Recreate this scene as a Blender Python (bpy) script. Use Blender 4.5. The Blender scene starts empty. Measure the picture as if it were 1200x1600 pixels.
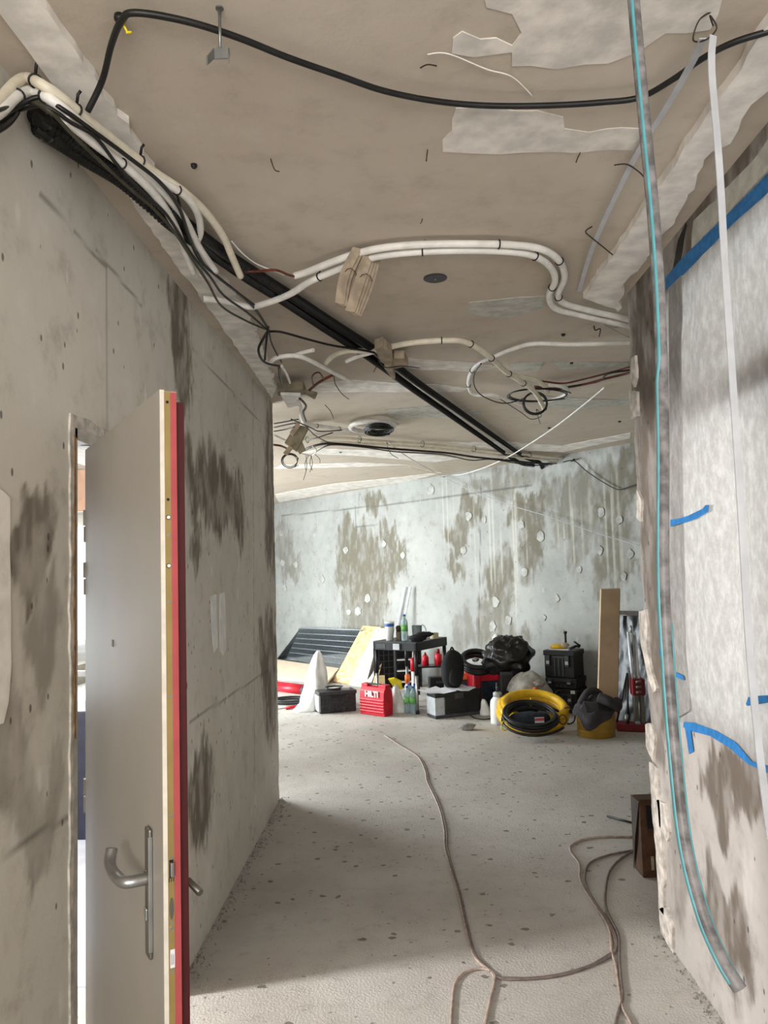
import bpy, bmesh, math, random
from mathutils import Vector, Matrix, noise
random.seed(7)
sc = bpy.context.scene
COL = sc.collection
PI = math.pi

# ------------------------------------------------------------------ camera
F = 1200.0; HC = 1.66
YAW, PITCH, ROLL = .0234, .0715, -.0287
def cam_basis():
    fw = Vector((-math.sin(YAW)*math.cos(PITCH), math.cos(YAW)*math.cos(PITCH), math.sin(PITCH)))
    r = Vector((math.cos(YAW), math.sin(YAW), 0)); u = r.cross(fw)
    r2 = r*math.cos(ROLL)+u*math.sin(ROLL); u2 = -r*math.sin(ROLL)+u*math.cos(ROLL)
    return r2, u2, fw
CR, CU, CF = cam_basis()
cd = bpy.data.cameras.new('camera'); cam = bpy.data.objects.new('camera', cd); COL.objects.link(cam)
cd.sensor_fit = 'VERTICAL'; cd.sensor_height = 24.0; cd.lens = 24.0*F/1600.0
cd.clip_start = .02; cd.clip_end = 200
cam.matrix_world = Matrix(((CR.x, CU.x, -CF.x, 0), (CR.y, CU.y, -CF.y, 0), (CR.z, CU.z, -CF.z, HC), (0, 0, 0, 1)))
sc.camera = cam

# ------------------------------------------------------------------ light
w = bpy.data.worlds.new('sky'); sc.world = w; w.use_nodes = True
bg = w.node_tree.nodes['Background']; bg.inputs[0].default_value = (.86, .94, 1, 1); bg.inputs[1].default_value = 1.6
vs = sc.view_settings
vs.view_transform = 'Standard'; vs.look = 'None'; vs.gamma = 1; vs.exposure = 0.95; vs.use_curve_mapping = False
def area(name, loc, direction, sx, sy, power, col=(1, 1, 1)):
    l = bpy.data.lights.new(name, 'AREA'); l.shape = 'RECTANGLE'; l.size = sx; l.size_y = sy; l.energy = power; l.color = col
    o = bpy.data.objects.new(name, l); COL.objects.link(o); o.location = loc
    o.rotation_euler = Vector(direction).to_track_quat('-Z', 'Z').to_euler(); return o
cy = sc.cycles; cy.max_bounces = 6; cy.diffuse_bounces = 3; cy.glossy_bounces = 3; cy.transmission_bounces = 6
# daylight in the windows of the place; the last one is added fill
area('daylight_far_room_window', (-5.25, 9.6, 1.55), (1, .02, -.55), 6.0, 2.2, 580, (.88, .96, 1))
area('daylight_covered_window', (1.75, 2.1, 2.15), (-1, 0, -.02), 2.4, 1.8, 8.5, (1, .98, .95))
area('daylight_side_room', (-4.1, 2.32, 1.75), (.96, .16, -.22), .34, 1.3, 440, (1, .98, .975))
area('daylight_side_room_balcony', (-2.6, 6.15, 1.4), (.1, -1, -.1), 2.2, 1.9, 40, (.95, .98, 1))
area('fill_behind_viewer', (.2, -2.6, 1.75), (0, 1, .5), 3.0, 1.6, 96, (1, .95, .9))  # fill light added behind the viewer, tilted up to brighten the near ceiling

# ------------------------------------------------------------------ measuring
XL, XR, H = -.9526, 1.0971, 2.9175
def ray(px, py): return CR*((px-600)/F)+CU*((800-py)/F)+CF
CAMP = Vector((0, 0, HC))
FAR_N = None; FAR_D = None
def P(px, py, z=None, x=None, y=None, far=None):
    """the point of the photograph's pixel on a plane of the place"""
    d = ray(px, py)
    if z is not None: t = (z-HC)/d.z
    elif x is not None: t = x/d.x
    elif y is not None: t = y/d.y
    else: t = (FAR_D+far-CAMP.dot(FAR_N))/d.dot(FAR_N)
    return CAMP+d*t
FA = P(433, 787, z=H); FB = P(987, 692, z=H)
FAR_U = Vector((FB.x-FA.x, FB.y-FA.y, 0)).normalized()
FAR_N = Vector((-FAR_U.y, FAR_U.x, 0))
if FAR_N.y > 0: FAR_N = -FAR_N
FAR_D = FA.dot(FAR_N)
def G(px, py): return P(px, py, z=0)

# ------------------------------------------------------------------ materials
def lin(c):
    o = []
    for v in c[:3]:
        v /= 255.0
        o.append(v/12.92 if v <= .04045 else ((v+.055)/1.055)**2.4)
    return (*o, 1)
class NB:
    def __init__(s, name):
        s.m = bpy.data.materials.new(name); s.m.use_nodes = True; s.t = s.m.node_tree; s.n = s.t.nodes; s.l = s.t.links
        s.b = s.n['Principled BSDF']
    def put(s, sock, val):
        if hasattr(val, 'is_linked') or hasattr(val, 'links'): s.l.new(val, sock)
        else: sock.default_value = val
    def math(s, op, a, b=0, c=None, clamp=False):
        n = s.n.new('ShaderNodeMath'); n.operation = op; n.use_clamp = clamp
        s.put(n.inputs[0], a); s.put(n.inputs[1], b)
        if c is not None: s.put(n.inputs[2], c)
        return n.outputs[0]
    def vmath(s, op, a, b=None):
        n = s.n.new('ShaderNodeVectorMath'); n.operation = op; s.put(n.inputs[0], a)
        if b is not None: s.put(n.inputs[1], b)
        return n.outputs['Value'] if op in ('LENGTH', 'DOT_PRODUCT') else n.outputs[0]
    def mix(s, f, a, b):
        n = s.n.new('ShaderNodeMix'); n.data_type = 'RGBA'; s.put(n.inputs[0], f); s.put(n.inputs[6], a); s.put(n.inputs[7], b); return n.outputs[2]
    def noise(s, v, scale, detail=4, rough=.55, col=False):
        n = s.n.new('ShaderNodeTexNoise'); s.l.new(v, n.inputs['Vector']); n.inputs['Scale'].default_value = scale
        n.inputs['Detail'].default_value = detail; n.inputs['Roughness'].default_value = rough
        return n.outputs['Color' if col else 'Fac']
    def voro(s, v, scale, rnd=1):
        n = s.n.new('ShaderNodeTexVoronoi'); s.l.new(v, n.inputs['Vector']); n.inputs['Scale'].default_value = scale; n.inputs['Randomness'].default_value = rnd
        return n.outputs['Distance'], n.outputs['Color']
    def rng(s, v, a, b, lo=0., hi=1.):
        n = s.n.new('ShaderNodeMapRange'); s.put(n.inputs[0], v); n.inputs[1].default_value = a; n.inputs[2].default_value = b
        n.inputs[3].default_value = lo; n.inputs[4].default_value = hi; n.interpolation_type = 'SMOOTHSTEP'; return n.outputs[0]
    def comb(s, x, y, z=0.):
        n = s.n.new('ShaderNodeCombineXYZ'); s.put(n.inputs[0], x); s.put(n.inputs[1], y); s.put(n.inputs[2], z); return n.outputs[0]
    def sep(s, v):
        n = s.n.new('ShaderNodeSeparateXYZ'); s.l.new(v, n.inputs[0]); return n.outputs
    def pos(s):
        n = s.n.new('ShaderNodeTexCoord'); return n.outputs['Object']
    def bump(s, h, strength=.2, dist=.01):
        n = s.n.new('ShaderNodeBump'); n.inputs['Strength'].default_value = strength; n.inputs['Distance'].default_value = dist
        s.l.new(h, n.inputs['Height']); s.l.new(n.outputs[0], s.b.inputs['Normal'])
    def scale(s, v, k):
        return s.vmath('MULTIPLY', v, k)

def mat(name, col, rough=.55, metal=0., var=.12, vscale=14, bump=0., bscale=60, spec=.4, trans=0., alpha=1., ior=1.45):
    k = NB(name); c = lin(col); k.b.inputs['Roughness'].default_value = rough; k.b.inputs['Metallic'].default_value = metal
    k.b.inputs['Specular IOR Level'].default_value = spec
    p = k.pos(); n = k.noise(p, vscale, 3)
    dk = tuple(v*(1-var*2) for v in c[:3])+(1,); lt = tuple(min(1, v*(1+var)) for v in c[:3])+(1,)
    k.l.new(k.mix(k.rng(n, .3, .7), dk, lt), k.b.inputs['Base Color'])
    if bump: k.bump(k.noise(p, bscale, 4), bump, .005)
    if trans: k.b.inputs['Transmission Weight'].default_value = trans; k.b.inputs['IOR'].default_value = ior
    if alpha < 1: k.b.inputs['Alpha'].default_value = alpha
    return k.m

def plane_uv(k, kind):
    p = k.pos(); s = k.sep(p)
    if kind == 'side': return k.comb(s[1], s[2]), p
    if kind == 'flat': return k.comb(s[0], s[1]), p
    u = k.vmath('DOT_PRODUCT', p, tuple(FAR_U)); return k.comb(u, s[2]), p
def uv_of(pt, kind):
    if kind == 'side': return pt.y, pt.z
    if kind == 'flat': return pt.x, pt.y
    return pt.dot(FAR_U), pt.z
import numpy as np
def vnoise(x, y, seed=0):
    xi = np.floor(x).astype(np.int64); yi = np.floor(y).astype(np.int64); fx = x-xi; fy = y-yi; fx = fx*fx*(3-2*fx); fy = fy*fy*(3-2*fy)
    def h(i, j):
        n = (i*374761393+j*668265263+seed*982451653) & 0x7fffffff; n = ((n ^ (n >> 13))*1274126177) & 0x7fffffff; return ((n ^ (n >> 16)) & 0xffff)/65535.0
    return (h(xi, yi)*(1-fx)+h(xi+1, yi)*fx)*(1-fy)+(h(xi, yi+1)*(1-fx)+h(xi+1, yi+1)*fx)*fy
def fbm(x, y, seed=0, o=4, g=.55):
    t = 0; a = 1; n = 0
    for i in range(o): t = t+a*vnoise(x*2**i, y*2**i, seed+i*17); n += a; a *= g
    return t/n
def sstep(v, a, b):
    t = np.clip((v-a)/(b-a), 0, 1); return t*t*(3-2*t)
def wear(o, kind, plane, stains=(), pale=(), drips=(), joints=(), dist=.1):
    """stains, pale smears, paint drips and formwork joints of a wall, stored as a mask on its mesh"""
    me = o.data; n = len(me.vertices); co = np.empty(n*3); me.vertices.foreach_get('co', co); co = co.reshape(n, 3)
    u = co[:, 1] if kind == 'side' else co@np.array(FAR_U); v = co[:, 2]
    du = (fbm(u*5, v*2.2, 3, 5, .62)-.5)*dist*2.6; dv = (fbm(u*6, v*1.6, 9, 5, .62)-.5)*dist*5; uu = u+du; vv = v+dv
    def acc(items, soft):
        m = np.zeros(n)
        for it in items:
            px, py, rx, ry = it[:4]; c = uv_of(P(px, py, **plane), kind)
            ru = max(.006, abs(uv_of(P(px+rx, py, **plane), kind)[0]-c[0])); rv = max(.006, abs(uv_of(P(px, py+ry, **plane), kind)[1]-c[1]))
            d = np.hypot((uu-c[0])/ru, (vv-c[1])/rv); q = sstep(d+(fbm(u*26, v*9, 31, 4, .65)-.5)*.7, 1.1, soft)*(it[4] if len(it) > 4 else 1); m = np.maximum(m, q)
        return m
    br = sstep(fbm(u*16, v*6, 5, 4, .6), .25, .6)*.5+.5
    A = np.zeros((n, 4)); A[:, 0] = acc(stains, .7)*br; A[:, 1] = acc(pale, .4)*(.4+.6*sstep(fbm(u*30, v*9, 8), .35, .6))
    dr = sstep(vnoise(u*44, v*.5, 4)*.7+vnoise(u*90, v*1.2, 6)*.3, .66, .74); A[:, 2] = acc(drips, .3)*dr
    J = np.zeros(n)
    for (ax, ay, bx, by, wd) in joints:
        p = np.array(uv_of(P(ax, ay, **plane), kind)); q = np.array(uv_of(P(bx, by, **plane), kind)); t = q-p; L = np.hypot(*t); t = t/L
        e = (u-p[0])*t[0]+(v-p[1])*t[1]; f = np.abs(-(u-p[0])*t[1]+(v-p[1])*t[0]); J = np.maximum(J, sstep(f, wd*2.2, wd*.4)*(e > 0)*(e < L))
    A[:, 3] = J
    at = me.attributes.new('wear', 'FLOAT_COLOR', 'POINT'); at.data.foreach_set('color', A.astype(np.float32).ravel())
def concrete(name, kind, base, dark, light, damage=.5, pits=.35, stain_col=None, masks=True):
    k = NB(name); p = k.pos()
    k.b.inputs['Roughness'].default_value = .82; k.b.inputs['Specular IOR Level'].default_value = .25
    n2 = k.noise(p, 7, 5, .68)
    c = k.mix(k.rng(k.noise(p, 1.1, 2), .35, .65), lin(base), lin([.55*x+.45*y for x, y in zip(base, light)]))
    c = k.mix(k.math('MULTIPLY', k.rng(n2, .48, .8), .6), c, lin(dark))
    c = k.mix(k.math('MULTIPLY', k.rng(n2, .47, .2), .5), c, lin(light))
    if masks:
        at = k.n.new('ShaderNodeAttribute'); at.attribute_name = 'wear'; rgb = k.sep(at.outputs['Vector'])
        c = k.mix(k.math('MULTIPLY', rgb[0], .9), c, lin(stain_col or dark)); c = k.mix(k.math('MULTIPLY', rgb[1], .75), c, lin(light)); c = k.mix(k.math('MULTIPLY', rgb[2], .65), c, lin((206, 203, 190)))
        c = k.mix(k.math('MULTIPLY', at.outputs['Alpha'], .6), c, lin([x*.55 for x in dark]))
    vd, vc = k.voro(k.vmath('MULTIPLY', p, (1, 1, .4) if kind != 'flat' else (1, 1, 1)), 6.5); vs_ = k.sep(vc)
    ch = k.math('MULTIPLY', k.rng(k.math('ADD', vd, k.math('MULTIPLY', n2, .3)), .28, .2), k.rng(vs_[0], 1-damage*.35, 1-damage*.35+.02))
    c = k.mix(k.math('MULTIPLY', ch, .75), c, lin(light))
    if pits:
        pd, pc = k.voro(k.vmath('MULTIPLY', p, (1, 1, .6)), 21); ph = k.math('MULTIPLY', k.rng(pd, .17, .1), k.rng(k.sep(pc)[1], 1-pits*.4, 1-pits*.4+.02))
        c = k.mix(k.math('MULTIPLY', ph, .75), c, lin([x*.45 for x in dark]))
    k.l.new(c, k.b.inputs['Base Color']); k.bump(k.math('ADD', n2, k.math('MULTIPLY', ch, .2)), .3, .008)
    return k.m

M = {}
M['wall_left'] = concrete('concrete_left', 'side', (215, 209, 197), (168, 160, 148), (236, 232, 224), .85, .8, (108, 97, 84))
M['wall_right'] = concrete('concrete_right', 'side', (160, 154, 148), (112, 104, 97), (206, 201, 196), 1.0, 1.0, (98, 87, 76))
M['wall_far'] = concrete('concrete_far', 'far', (156, 157, 153), (124, 120, 108), (184, 185, 180), .7, .3, (108, 102, 86))
M['ceiling'] = concrete('concrete_ceiling', 'flat', (197, 184, 167), (170, 157, 141), (213, 203, 190), .06, 0, None, False)
M['concrete_plain'] = concrete('concrete_plain', 'flat', (160, 154, 144), (112, 104, 94), (190, 184, 174), .3, 0, None, False)

def floor_mat():
    k = NB('screed_floor'); p = k.pos(); s = k.sep(p)
    k.b.inputs['Roughness'].default_value = .8; k.b.inputs['Specular IOR Level'].default_value = .3
    n1 = k.noise(p, 1.1, 6, .6); n2 = k.noise(p, 14, 6, .7); n3 = k.noise(p, 95, 3)
    c = k.mix(k.rng(n1, .3, .7), lin((174, 169, 162)), lin((198, 194, 188)))
    c = k.mix(k.math('MULTIPLY', k.rng(n2, .5, .75), .4), c, lin((128, 120, 110)))
    c = k.mix(k.math('MULTIPLY', k.rng(n3, .52, .7), .35), c, lin((205, 198, 192)))
    c = k.mix(k.math('MULTIPLY', k.rng(k.noise(p, 2.4, 4), .55, .7), .5), c, lin((190, 180, 176)))
    w_ = k.vmath('ADD', p, k.vmath('MULTIPLY', k.noise(p, 20, 3, .6, True), (.05, .05, 0)))
    vd, vc = k.voro(k.vmath('MULTIPLY', w_, (1, 1.15, 0)), 13.5); pick = k.sep(vc)[0]
    dens = k.rng(s[1], 3.2, 6.5, .14, .7)
    on = k.math('LESS_THAN', pick, dens); rad = k.math('MULTIPLY_ADD', k.sep(vc)[1], .19, .06)
    pit = k.math('MULTIPLY', on, k.rng(k.math('SUBTRACT', vd, rad), .05, -.03))
    c = k.mix(k.math('MULTIPLY', pit, .75), c, lin((98, 90, 80)))
    vd2, vc2 = k.voro(w_, 30); p2 = k.math('MULTIPLY', k.rng(vd2, .25, .12), k.math('LESS_THAN', k.sep(vc2)[0], .12))
    c = k.mix(k.math('MULTIPLY', p2, .6), c, lin((80, 73, 66)))
    k.l.new(c, k.b.inputs['Base Color'])
    h = k.math('ADD', k.math('MULTIPLY', n2, .5), k.math('MULTIPLY', n3, .8)); h = k.math('SUBTRACT', h, k.math('MULTIPLY', pit, .8)); k.bump(h, .5, .01)
    return k.m
M['floor'] = floor_mat()
M['plaster'] = mat('white_plaster', (244, 238, 230), .85, var=.1, vscale=9, bump=.25, bscale=50)
M['plaster_patch'] = mat('pale_plaster_patch', (230, 223, 214), .85, var=.1, vscale=11, bump=.2)
M['plaster_grey'] = mat('grey_plaster_patch', (196, 194, 184), .85, var=.1, vscale=18, bump=.2)
M['tie_patch'] = mat('tie_hole_filler', (172, 172, 166), .9, var=.14, vscale=12, bump=.5, bscale=30)
M['plaster_crust'] = mat('plaster_crust', (206, 198, 188), .9, var=.18, vscale=22, bump=.6, bscale=40)
M['white_paint'] = mat('white_paint', (244, 244, 240), .7, var=.05)
M['white_pvc'] = mat('white_pvc', (240, 236, 229), .42, var=.06)
M['cream_pvc'] = mat('cream_pvc', (230, 221, 200), .42, var=.07)
M['black_cable'] = mat('black_cable', (26, 25, 25), .45, var=.2)
M['olive_cable'] = mat('olive_cable', (62, 60, 46), .5, var=.2)
M['black_pipe'] = mat('black_pipe', (17, 17, 18), .3, var=.2)
M['copper_cable'] = mat('red_brown_cable', (104, 48, 34), .5, var=.25)
M['foam'] = mat('beige_foam', (176, 160, 138), .85, var=.15, bump=.3)
M['foam_olive'] = mat('dull_beige_box', (140, 130, 108), .8, var=.18, bump=.2)
M['steel'] = mat('steel', (178, 180, 180), .35, .9, var=.08)
M['zinc'] = mat('galvanised_steel', (150, 152, 150), .45, .8, var=.15)
M['alu'] = mat('aluminium', (238, 241, 243), .35, .15, var=.03)
M['black'] = mat('black_plastic', (22, 22, 24), .45, var=.2)
M['black_soft'] = mat('black_fabric', (16, 16, 18), .85, var=.2, bump=.2)
M['dark_grey'] = mat('dark_grey_plastic', (58, 59, 62), .5, var=.15)
M['dusty_black'] = mat('dusty_black_plastic', (48, 50, 53), .6, var=.3, vscale=30)
M['grey'] = mat('light_grey_plastic', (170, 174, 176), .5, var=.08)
M['red'] = mat('red_plastic', (196, 28, 46), .4, var=.08)
M['red_dark'] = mat('dark_red_paint', (120, 16, 22), .45, var=.12)
M['door_red'] = mat('door_red', (178, 78, 80), .5, var=.05)
M['door_dark_red'] = mat('door_dark_red', (72, 18, 21), .5, var=.06)
M['door_grey'] = mat('door_grey_paint', (168, 161, 150), .45, var=.03, vscale=3)
M['door_edge'] = mat('door_white_edge', (226, 218, 204), .6, var=.06, vscale=20)
M['brass'] = mat('brass_plate', (176, 152, 98), .38, .55, var=.05)
M['steel_dark'] = mat('brushed_dark_steel', (124, 120, 110), .4, .7, var=.08)
M['frame_white'] = mat('door_frame_paint', (196, 190, 180), .55, var=.1, vscale=20)
M['wood_raw'] = mat('raw_wood', (150, 108, 66), .8, var=.25, vscale=30)
M['white'] = mat('white_plastic', (232, 232, 228), .45, var=.04)
M['paper'] = mat('white_paper', (226, 228, 234), .8, var=.03)
M['yellow'] = mat('yellow_hose', (224, 178, 28), .4, var=.07)
M['yellow_pale'] = mat('yellow_sheet', (236, 214, 40), .6, var=.06)
M['orange'] = mat('orange_plastic', (226, 112, 54), .5, var=.06)
M['green'] = mat('green_label', (112, 176, 96), .5, var=.1)
M['blue_print'] = mat('blue_print', (52, 96, 170), .5, var=.05)
M['blue_dark'] = mat('dark_blue_fabric', (26, 38, 50), .7, var=.3, vscale=30)
M['blue_black'] = mat('dark_blue_metal', (24, 27, 46), .5, var=.2)
M['osb_plain'] = mat('brown_cardboard', (196, 170, 138), .85, var=.06, vscale=5)
M['cardboard_dark'] = mat('dark_cardboard', (88, 60, 40), .8, var=.2)
M['cardboard_cream'] = mat('cream_board', (226, 208, 184), .8, var=.05)
M['dark_brown'] = mat('dark_brown_wood', (62, 50, 42), .7, var=.2)
M['pale_wood'] = mat('pale_wood', (206, 182, 138), .7, var=.1)
M['gold'] = mat('gold_tin', (178, 142, 62), .3, .45, var=.06)
M['jacket'] = mat('dark_grey_cloth', (60, 56, 58), .9, var=.15, bump=.3)
M['vest'] = mat('grey_cloth', (158, 154, 146), .9, var=.15, bump=.3)
M['tape_blue'] = mat('blue_tape', (36, 118, 184), .6, var=.12, vscale=40)
M['tape_beige'] = mat('beige_tape', (206, 196, 160), .6, var=.05)
M['mesh_light'] = mat('light_coated_wire', (168, 178, 184), .4, .2, var=.08)
M['mesh_shade'] = mat('painted_shade_wire', (60, 68, 76), .4, .3, var=.1)  # dark tone stands in for the shade inside the panel stack
M['hose_grey'] = mat('grey_cable', (176, 158, 146), .6, var=.15, vscale=40)
M['hose_dark'] = mat('dusty_grey_cable', (118, 106, 100), .6, var=.15, vscale=40)
M['white_floor'] = mat('pale_dust_cover', (206, 214, 228), .6, var=.08, vscale=3)
M['clear'] = mat('clear_plastic', (222, 236, 238), .12, var=.02, trans=.85, ior=1.2)
M['water'] = mat('pet_bottle', (190, 214, 216), .15, var=.05, trans=.6, ior=1.2)
M['strap'] = mat('milky_clear_strap', (226, 228, 232), .3, var=.05, trans=.35, ior=1.2)
M['hose_clear'] = mat('smoky_clear_hose', (150, 146, 146), .25, var=.25, vscale=30, trans=.25, ior=1.2, spec=.6)
M['teal'] = mat('teal_stripe', (96, 168, 178), .35, var=.08)
M['plastic_wrap'] = mat('black_glossy_film', (30, 32, 34), .34, var=.3, bump=.5, bscale=10, spec=.4)
M['bin_bag'] = mat('black_bin_bag', (14, 14, 16), .3, var=.2, spec=.6, bump=1.0, bscale=9)
M['white_bag'] = mat('white_sack', (232, 232, 228), .5, var=.05)
M['dark_red_board'] = M['door_dark_red']
M['lintel_brown'] = mat('pinkish_brown_lintel', (176, 146, 126), .8, var=.05)
M['rubble'] = mat('grey_rubble', (150, 148, 142), .9, var=.2, bump=.6)

def osb_mat():
    k = NB('oriented_strand_board'); p = k.pos(); k.b.inputs['Roughness'].default_value = .7
    vd, vc = k.voro(k.vmath('MULTIPLY', p, (1, 1, .45)), 26); c = k.mix(k.sep(vc)[0], lin((222, 178, 122)), lin((240, 212, 168)))
    c = k.mix(k.math('MULTIPLY', k.rng(k.sep(vc)[1], .8, .9), .6), c, lin((190, 138, 84))); k.l.new(c, k.b.inputs['Base Color']); k.bump(k.sep(vc)[2], .3, .004); return k.m
M['osb'] = osb_mat()
def speckle_mat():
    k = NB('speckled_grey_board'); p = k.pos(); k.b.inputs['Roughness'].default_value = .85
    n = k.noise(p, 40, 5, .7); c = k.mix(k.rng(n, .4, .62), lin((168, 166, 156)), lin((220, 220, 212))); k.l.new(c, k.b.inputs['Base Color']); k.bump(n, .4, .006); return k.m
M['speckle'] = speckle_mat()
def sheet_mat():
    k = NB('white_fleece_sheet'); p = k.pos(); k.b.inputs['Roughness'].default_value = .8
    n = k.noise(k.vmath('MULTIPLY', p, (1, 1, .6)), 26, 6, .75); n2 = k.noise(p, 3, 4)
    c = k.mix(k.rng(n, .35, .7), lin((184, 182, 178)), lin((214, 213, 210))); k.l.new(c, k.b.inputs['Base Color'])
    tr = k.n.new('ShaderNodeBsdfTranslucent'); k.l.new(c, tr.inputs['Color']); ms = k.n.new('ShaderNodeMixShader'); ms.inputs[0].default_value = .55
    out = k.n['Material Output']; k.l.new(k.b.outputs[0], ms.inputs[1]); k.l.new(tr.outputs[0], ms.inputs[2]); k.l.new(ms.outputs[0], out.inputs['Surface'])
    k.bump(n, .3, .004); return k.m
M['sheet'] = sheet_mat()

# ------------------------------------------------------------------ mesh helpers
class MB:
    def __init__(s): s.v = []; s.f = []
    def add(s, vs, fs):
        o = len(s.v); s.v += [Vector(v) for v in vs]; s.f += [tuple(i+o for i in f) for f in fs]; return s
    def box(s, x0, x1, y0, y1, z0, z1):
        return s.add([(x0, y0, z0), (x1, y0, z0), (x1, y1, z0), (x0, y1, z0), (x0, y0, z1), (x1, y0, z1), (x1, y1, z1), (x0, y1, z1)],
                     [(3, 2, 1, 0), (4, 5, 6, 7), (0, 1, 5, 4), (1, 2, 6, 5), (2, 3, 7, 6), (3, 0, 4, 7)])
    def slab(s, pts, vec):
        n = len(pts); pts = [Vector(p) for p in pts]; vec = Vector(vec)
        return s.add(pts+[p+vec for p in pts], [tuple(range(n-1, -1, -1)), tuple(range(n, 2*n))]+[(i, (i+1) % n, n+(i+1) % n, n+i) for i in range(n)])
    def tube(s, path, r, n=8, closed=False, rf=None, flat=1.0):
        path = [Vector(p) for p in path]; N = len(path); o = len(s.v); t0 = None
        for i, p in enumerate(path):
            a = path[(i-1) % N] if (closed or i > 0) else p; b = path[(i+1) % N] if (closed or i < N-1) else p
            t = (b-a)
            t = t.normalized() if t.length > 1e-9 else (t0 or Vector((0, 0, 1)))
            if t0 is None:
                up = Vector((0, 0, 1)) if abs(t.z) < .9 else Vector((1, 0, 0)); nx = t.cross(up).normalized()
            else: nx = (nx-t*nx.dot(t)).normalized()
            t0 = t; ny = t.cross(nx); rr = r*(rf(i/(N-1)) if rf else 1)
            for k in range(n):
                q = 2*PI*k/n; s.v.append(p+nx*(math.cos(q)*rr)+ny*(math.sin(q)*rr*flat))
        for i in range(N if closed else N-1):
            j = (i+1) % N
            for k in range(n): s.f.append((o+i*n+k, o+i*n+(k+1) % n, o+j*n+(k+1) % n, o+j*n+k))
        if not closed:
            s.f.append(tuple(o+k for k in range(n-1, -1, -1))); s.f.append(tuple(o+(N-1)*n+k for k in range(n)))
        return s
    def lathe(s, prof, n=20, c=(0, 0, 0), sq=1.0):
        o = len(s.v); c = Vector(c)
        for (r, z) in prof:
            for k in range(n): q = 2*PI*k/n; s.v.append(c+Vector((r*math.cos(q), r*math.sin(q)*sq, z)))
        for i in range(len(prof)-1):
            for k in range(n): s.f.append((o+i*n+k, o+i*n+(k+1) % n, o+(i+1)*n+(k+1) % n, o+(i+1)*n+k))
        s.f.append(tuple(o+k for k in range(n-1, -1, -1))); e = o+(len(prof)-1)*n; s.f.append(tuple(e+k for k in range(n))); return s
    def blob(s, c, r, amp=.15, freq=2.0, seed=0, n=18, m=12, flatten=True, fold=0.):
        o = len(s.v); c = Vector(c)
        for i in range(m+1):
            th = PI*i/m
            for k in range(n):
                q = 2*PI*k/n; d = Vector((math.sin(th)*math.cos(q), math.sin(th)*math.sin(q), math.cos(th)))
                g = 1+amp*noise.fractal(d*freq+Vector((seed*7.1, seed*3.3, 0)), 1, 2, 3)
                if fold: g += fold*math.sin(q*7+seed+3*math.cos(th))*math.sin(th)
                p = Vector((d.x*r[0]*g, d.y*r[1]*g, d.z*r[2]*g))
                if flatten and p.z < -r[2]*.86: p.z = -r[2]*.86
                s.v.append(c+p)
        for i in range(m):
            for k in range(n): s.f.append((o+(i+1)*n+k, o+(i+1)*n+(k+1) % n, o+i*n+(k+1) % n, o+i*n+k))
        return s
    def build(s, name, m, parent=None, bevel=0., smooth=False, loc=None, keep=False):
        if loc is not None:
            L = Vector(loc); vv = [v-L for v in s.v]
        else: vv = s.v
        me = bpy.data.meshes.new(name); me.from_pydata([tuple(v) for v in vv], [], s.f); me.validate()
        bm = bmesh.new(); bm.from_mesh(me)
        bmesh.ops.remove_doubles(bm, verts=bm.verts, dist=1e-5)
        if bevel: bmesh.ops.bevel(bm, geom=list(bm.edges), offset=bevel, segments=2, affect='EDGES', clamp_overlap=True, profile=.5)
        bmesh.ops.recalc_face_normals(bm, faces=bm.faces)
        bm.to_mesh(me); bm.free()
        if smooth:
            for p in me.polygons: p.use_smooth = len(p.vertices) <= 4
        me.materials.append(M[m] if isinstance(m, str) else m)
        o = bpy.data.objects.new(name, me); COL.objects.link(o)
        if parent is not None: o.parent = parent
        elif loc is not None: o.location = loc
        return o
def smooth(pts, k=7, closed=False):
    pts = [Vector(p) for p in pts]; out = []; n = len(pts)
    for i in range(n if closed else n-1):
        g = (lambda j: pts[j % n]) if closed else (lambda j: pts[max(0, min(n-1, j))])
        a, b, c, d = g(i-1), g(i), g(i+1), g(i+2)
        for q in range(k):
            t = q/k; out.append(.5*((2*b)+(-a+c)*t+(2*a-5*b+4*c-d)*t*t+(-a+3*b-3*c+d)*t**3))
    if not closed: out.append(pts[-1])
    return out
def tag(o, label, cat=None, group=None, kind=None):
    o['label'] = label
    if cat: o['category'] = cat
    if group: o['group'] = group
    if kind: o['kind'] = kind
    return o
def thing(name, label, cat, loc=(0, 0, 0), rz=0., group=None, kind=None):
    o = bpy.data.objects.new(name, None); COL.objects.link(o); o.empty_display_size = .1
    o.location = loc; o.rotation_euler = (0, 0, rz); return tag(o, label, cat, group, kind)
def base_of(mbs):
    vs = [v for m in mbs for v in m.v]
    return Vector(((min(v.x for v in vs)+max(v.x for v in vs))/2, (min(v.y for v in vs)+max(v.y for v in vs))/2, min(v.z for v in vs)))
def wthing(name, label, cat, parts, group=None, bevel=0.):
    """parts in world coordinates: (name, MB, material, smooth)"""
    L = base_of([p[1] for p in parts])
    if len(parts) == 1:
        p = parts[0]; return tag(p[1].build(name, p[2], None, bevel, p[3], loc=L), label, cat, group)
    r = thing(name, label, cat, L, 0, group)
    for p in parts:
        o = p[1].build(p[0], p[2], r, p[4] if len(p) > 4 else bevel, p[3], loc=L)
    return r
def struct(name, mb, m, label, parent=None, bevel=0.):
    o = mb.build(name, m, parent, bevel)
    if parent is None: tag(o, label, None, None, 'structure')
    return o
def copy_tree(o, parent=None):
    c = o.copy(); COL.objects.link(c); c.parent = parent
    for ch in o.children: copy_tree(ch, c)
    return c
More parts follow.
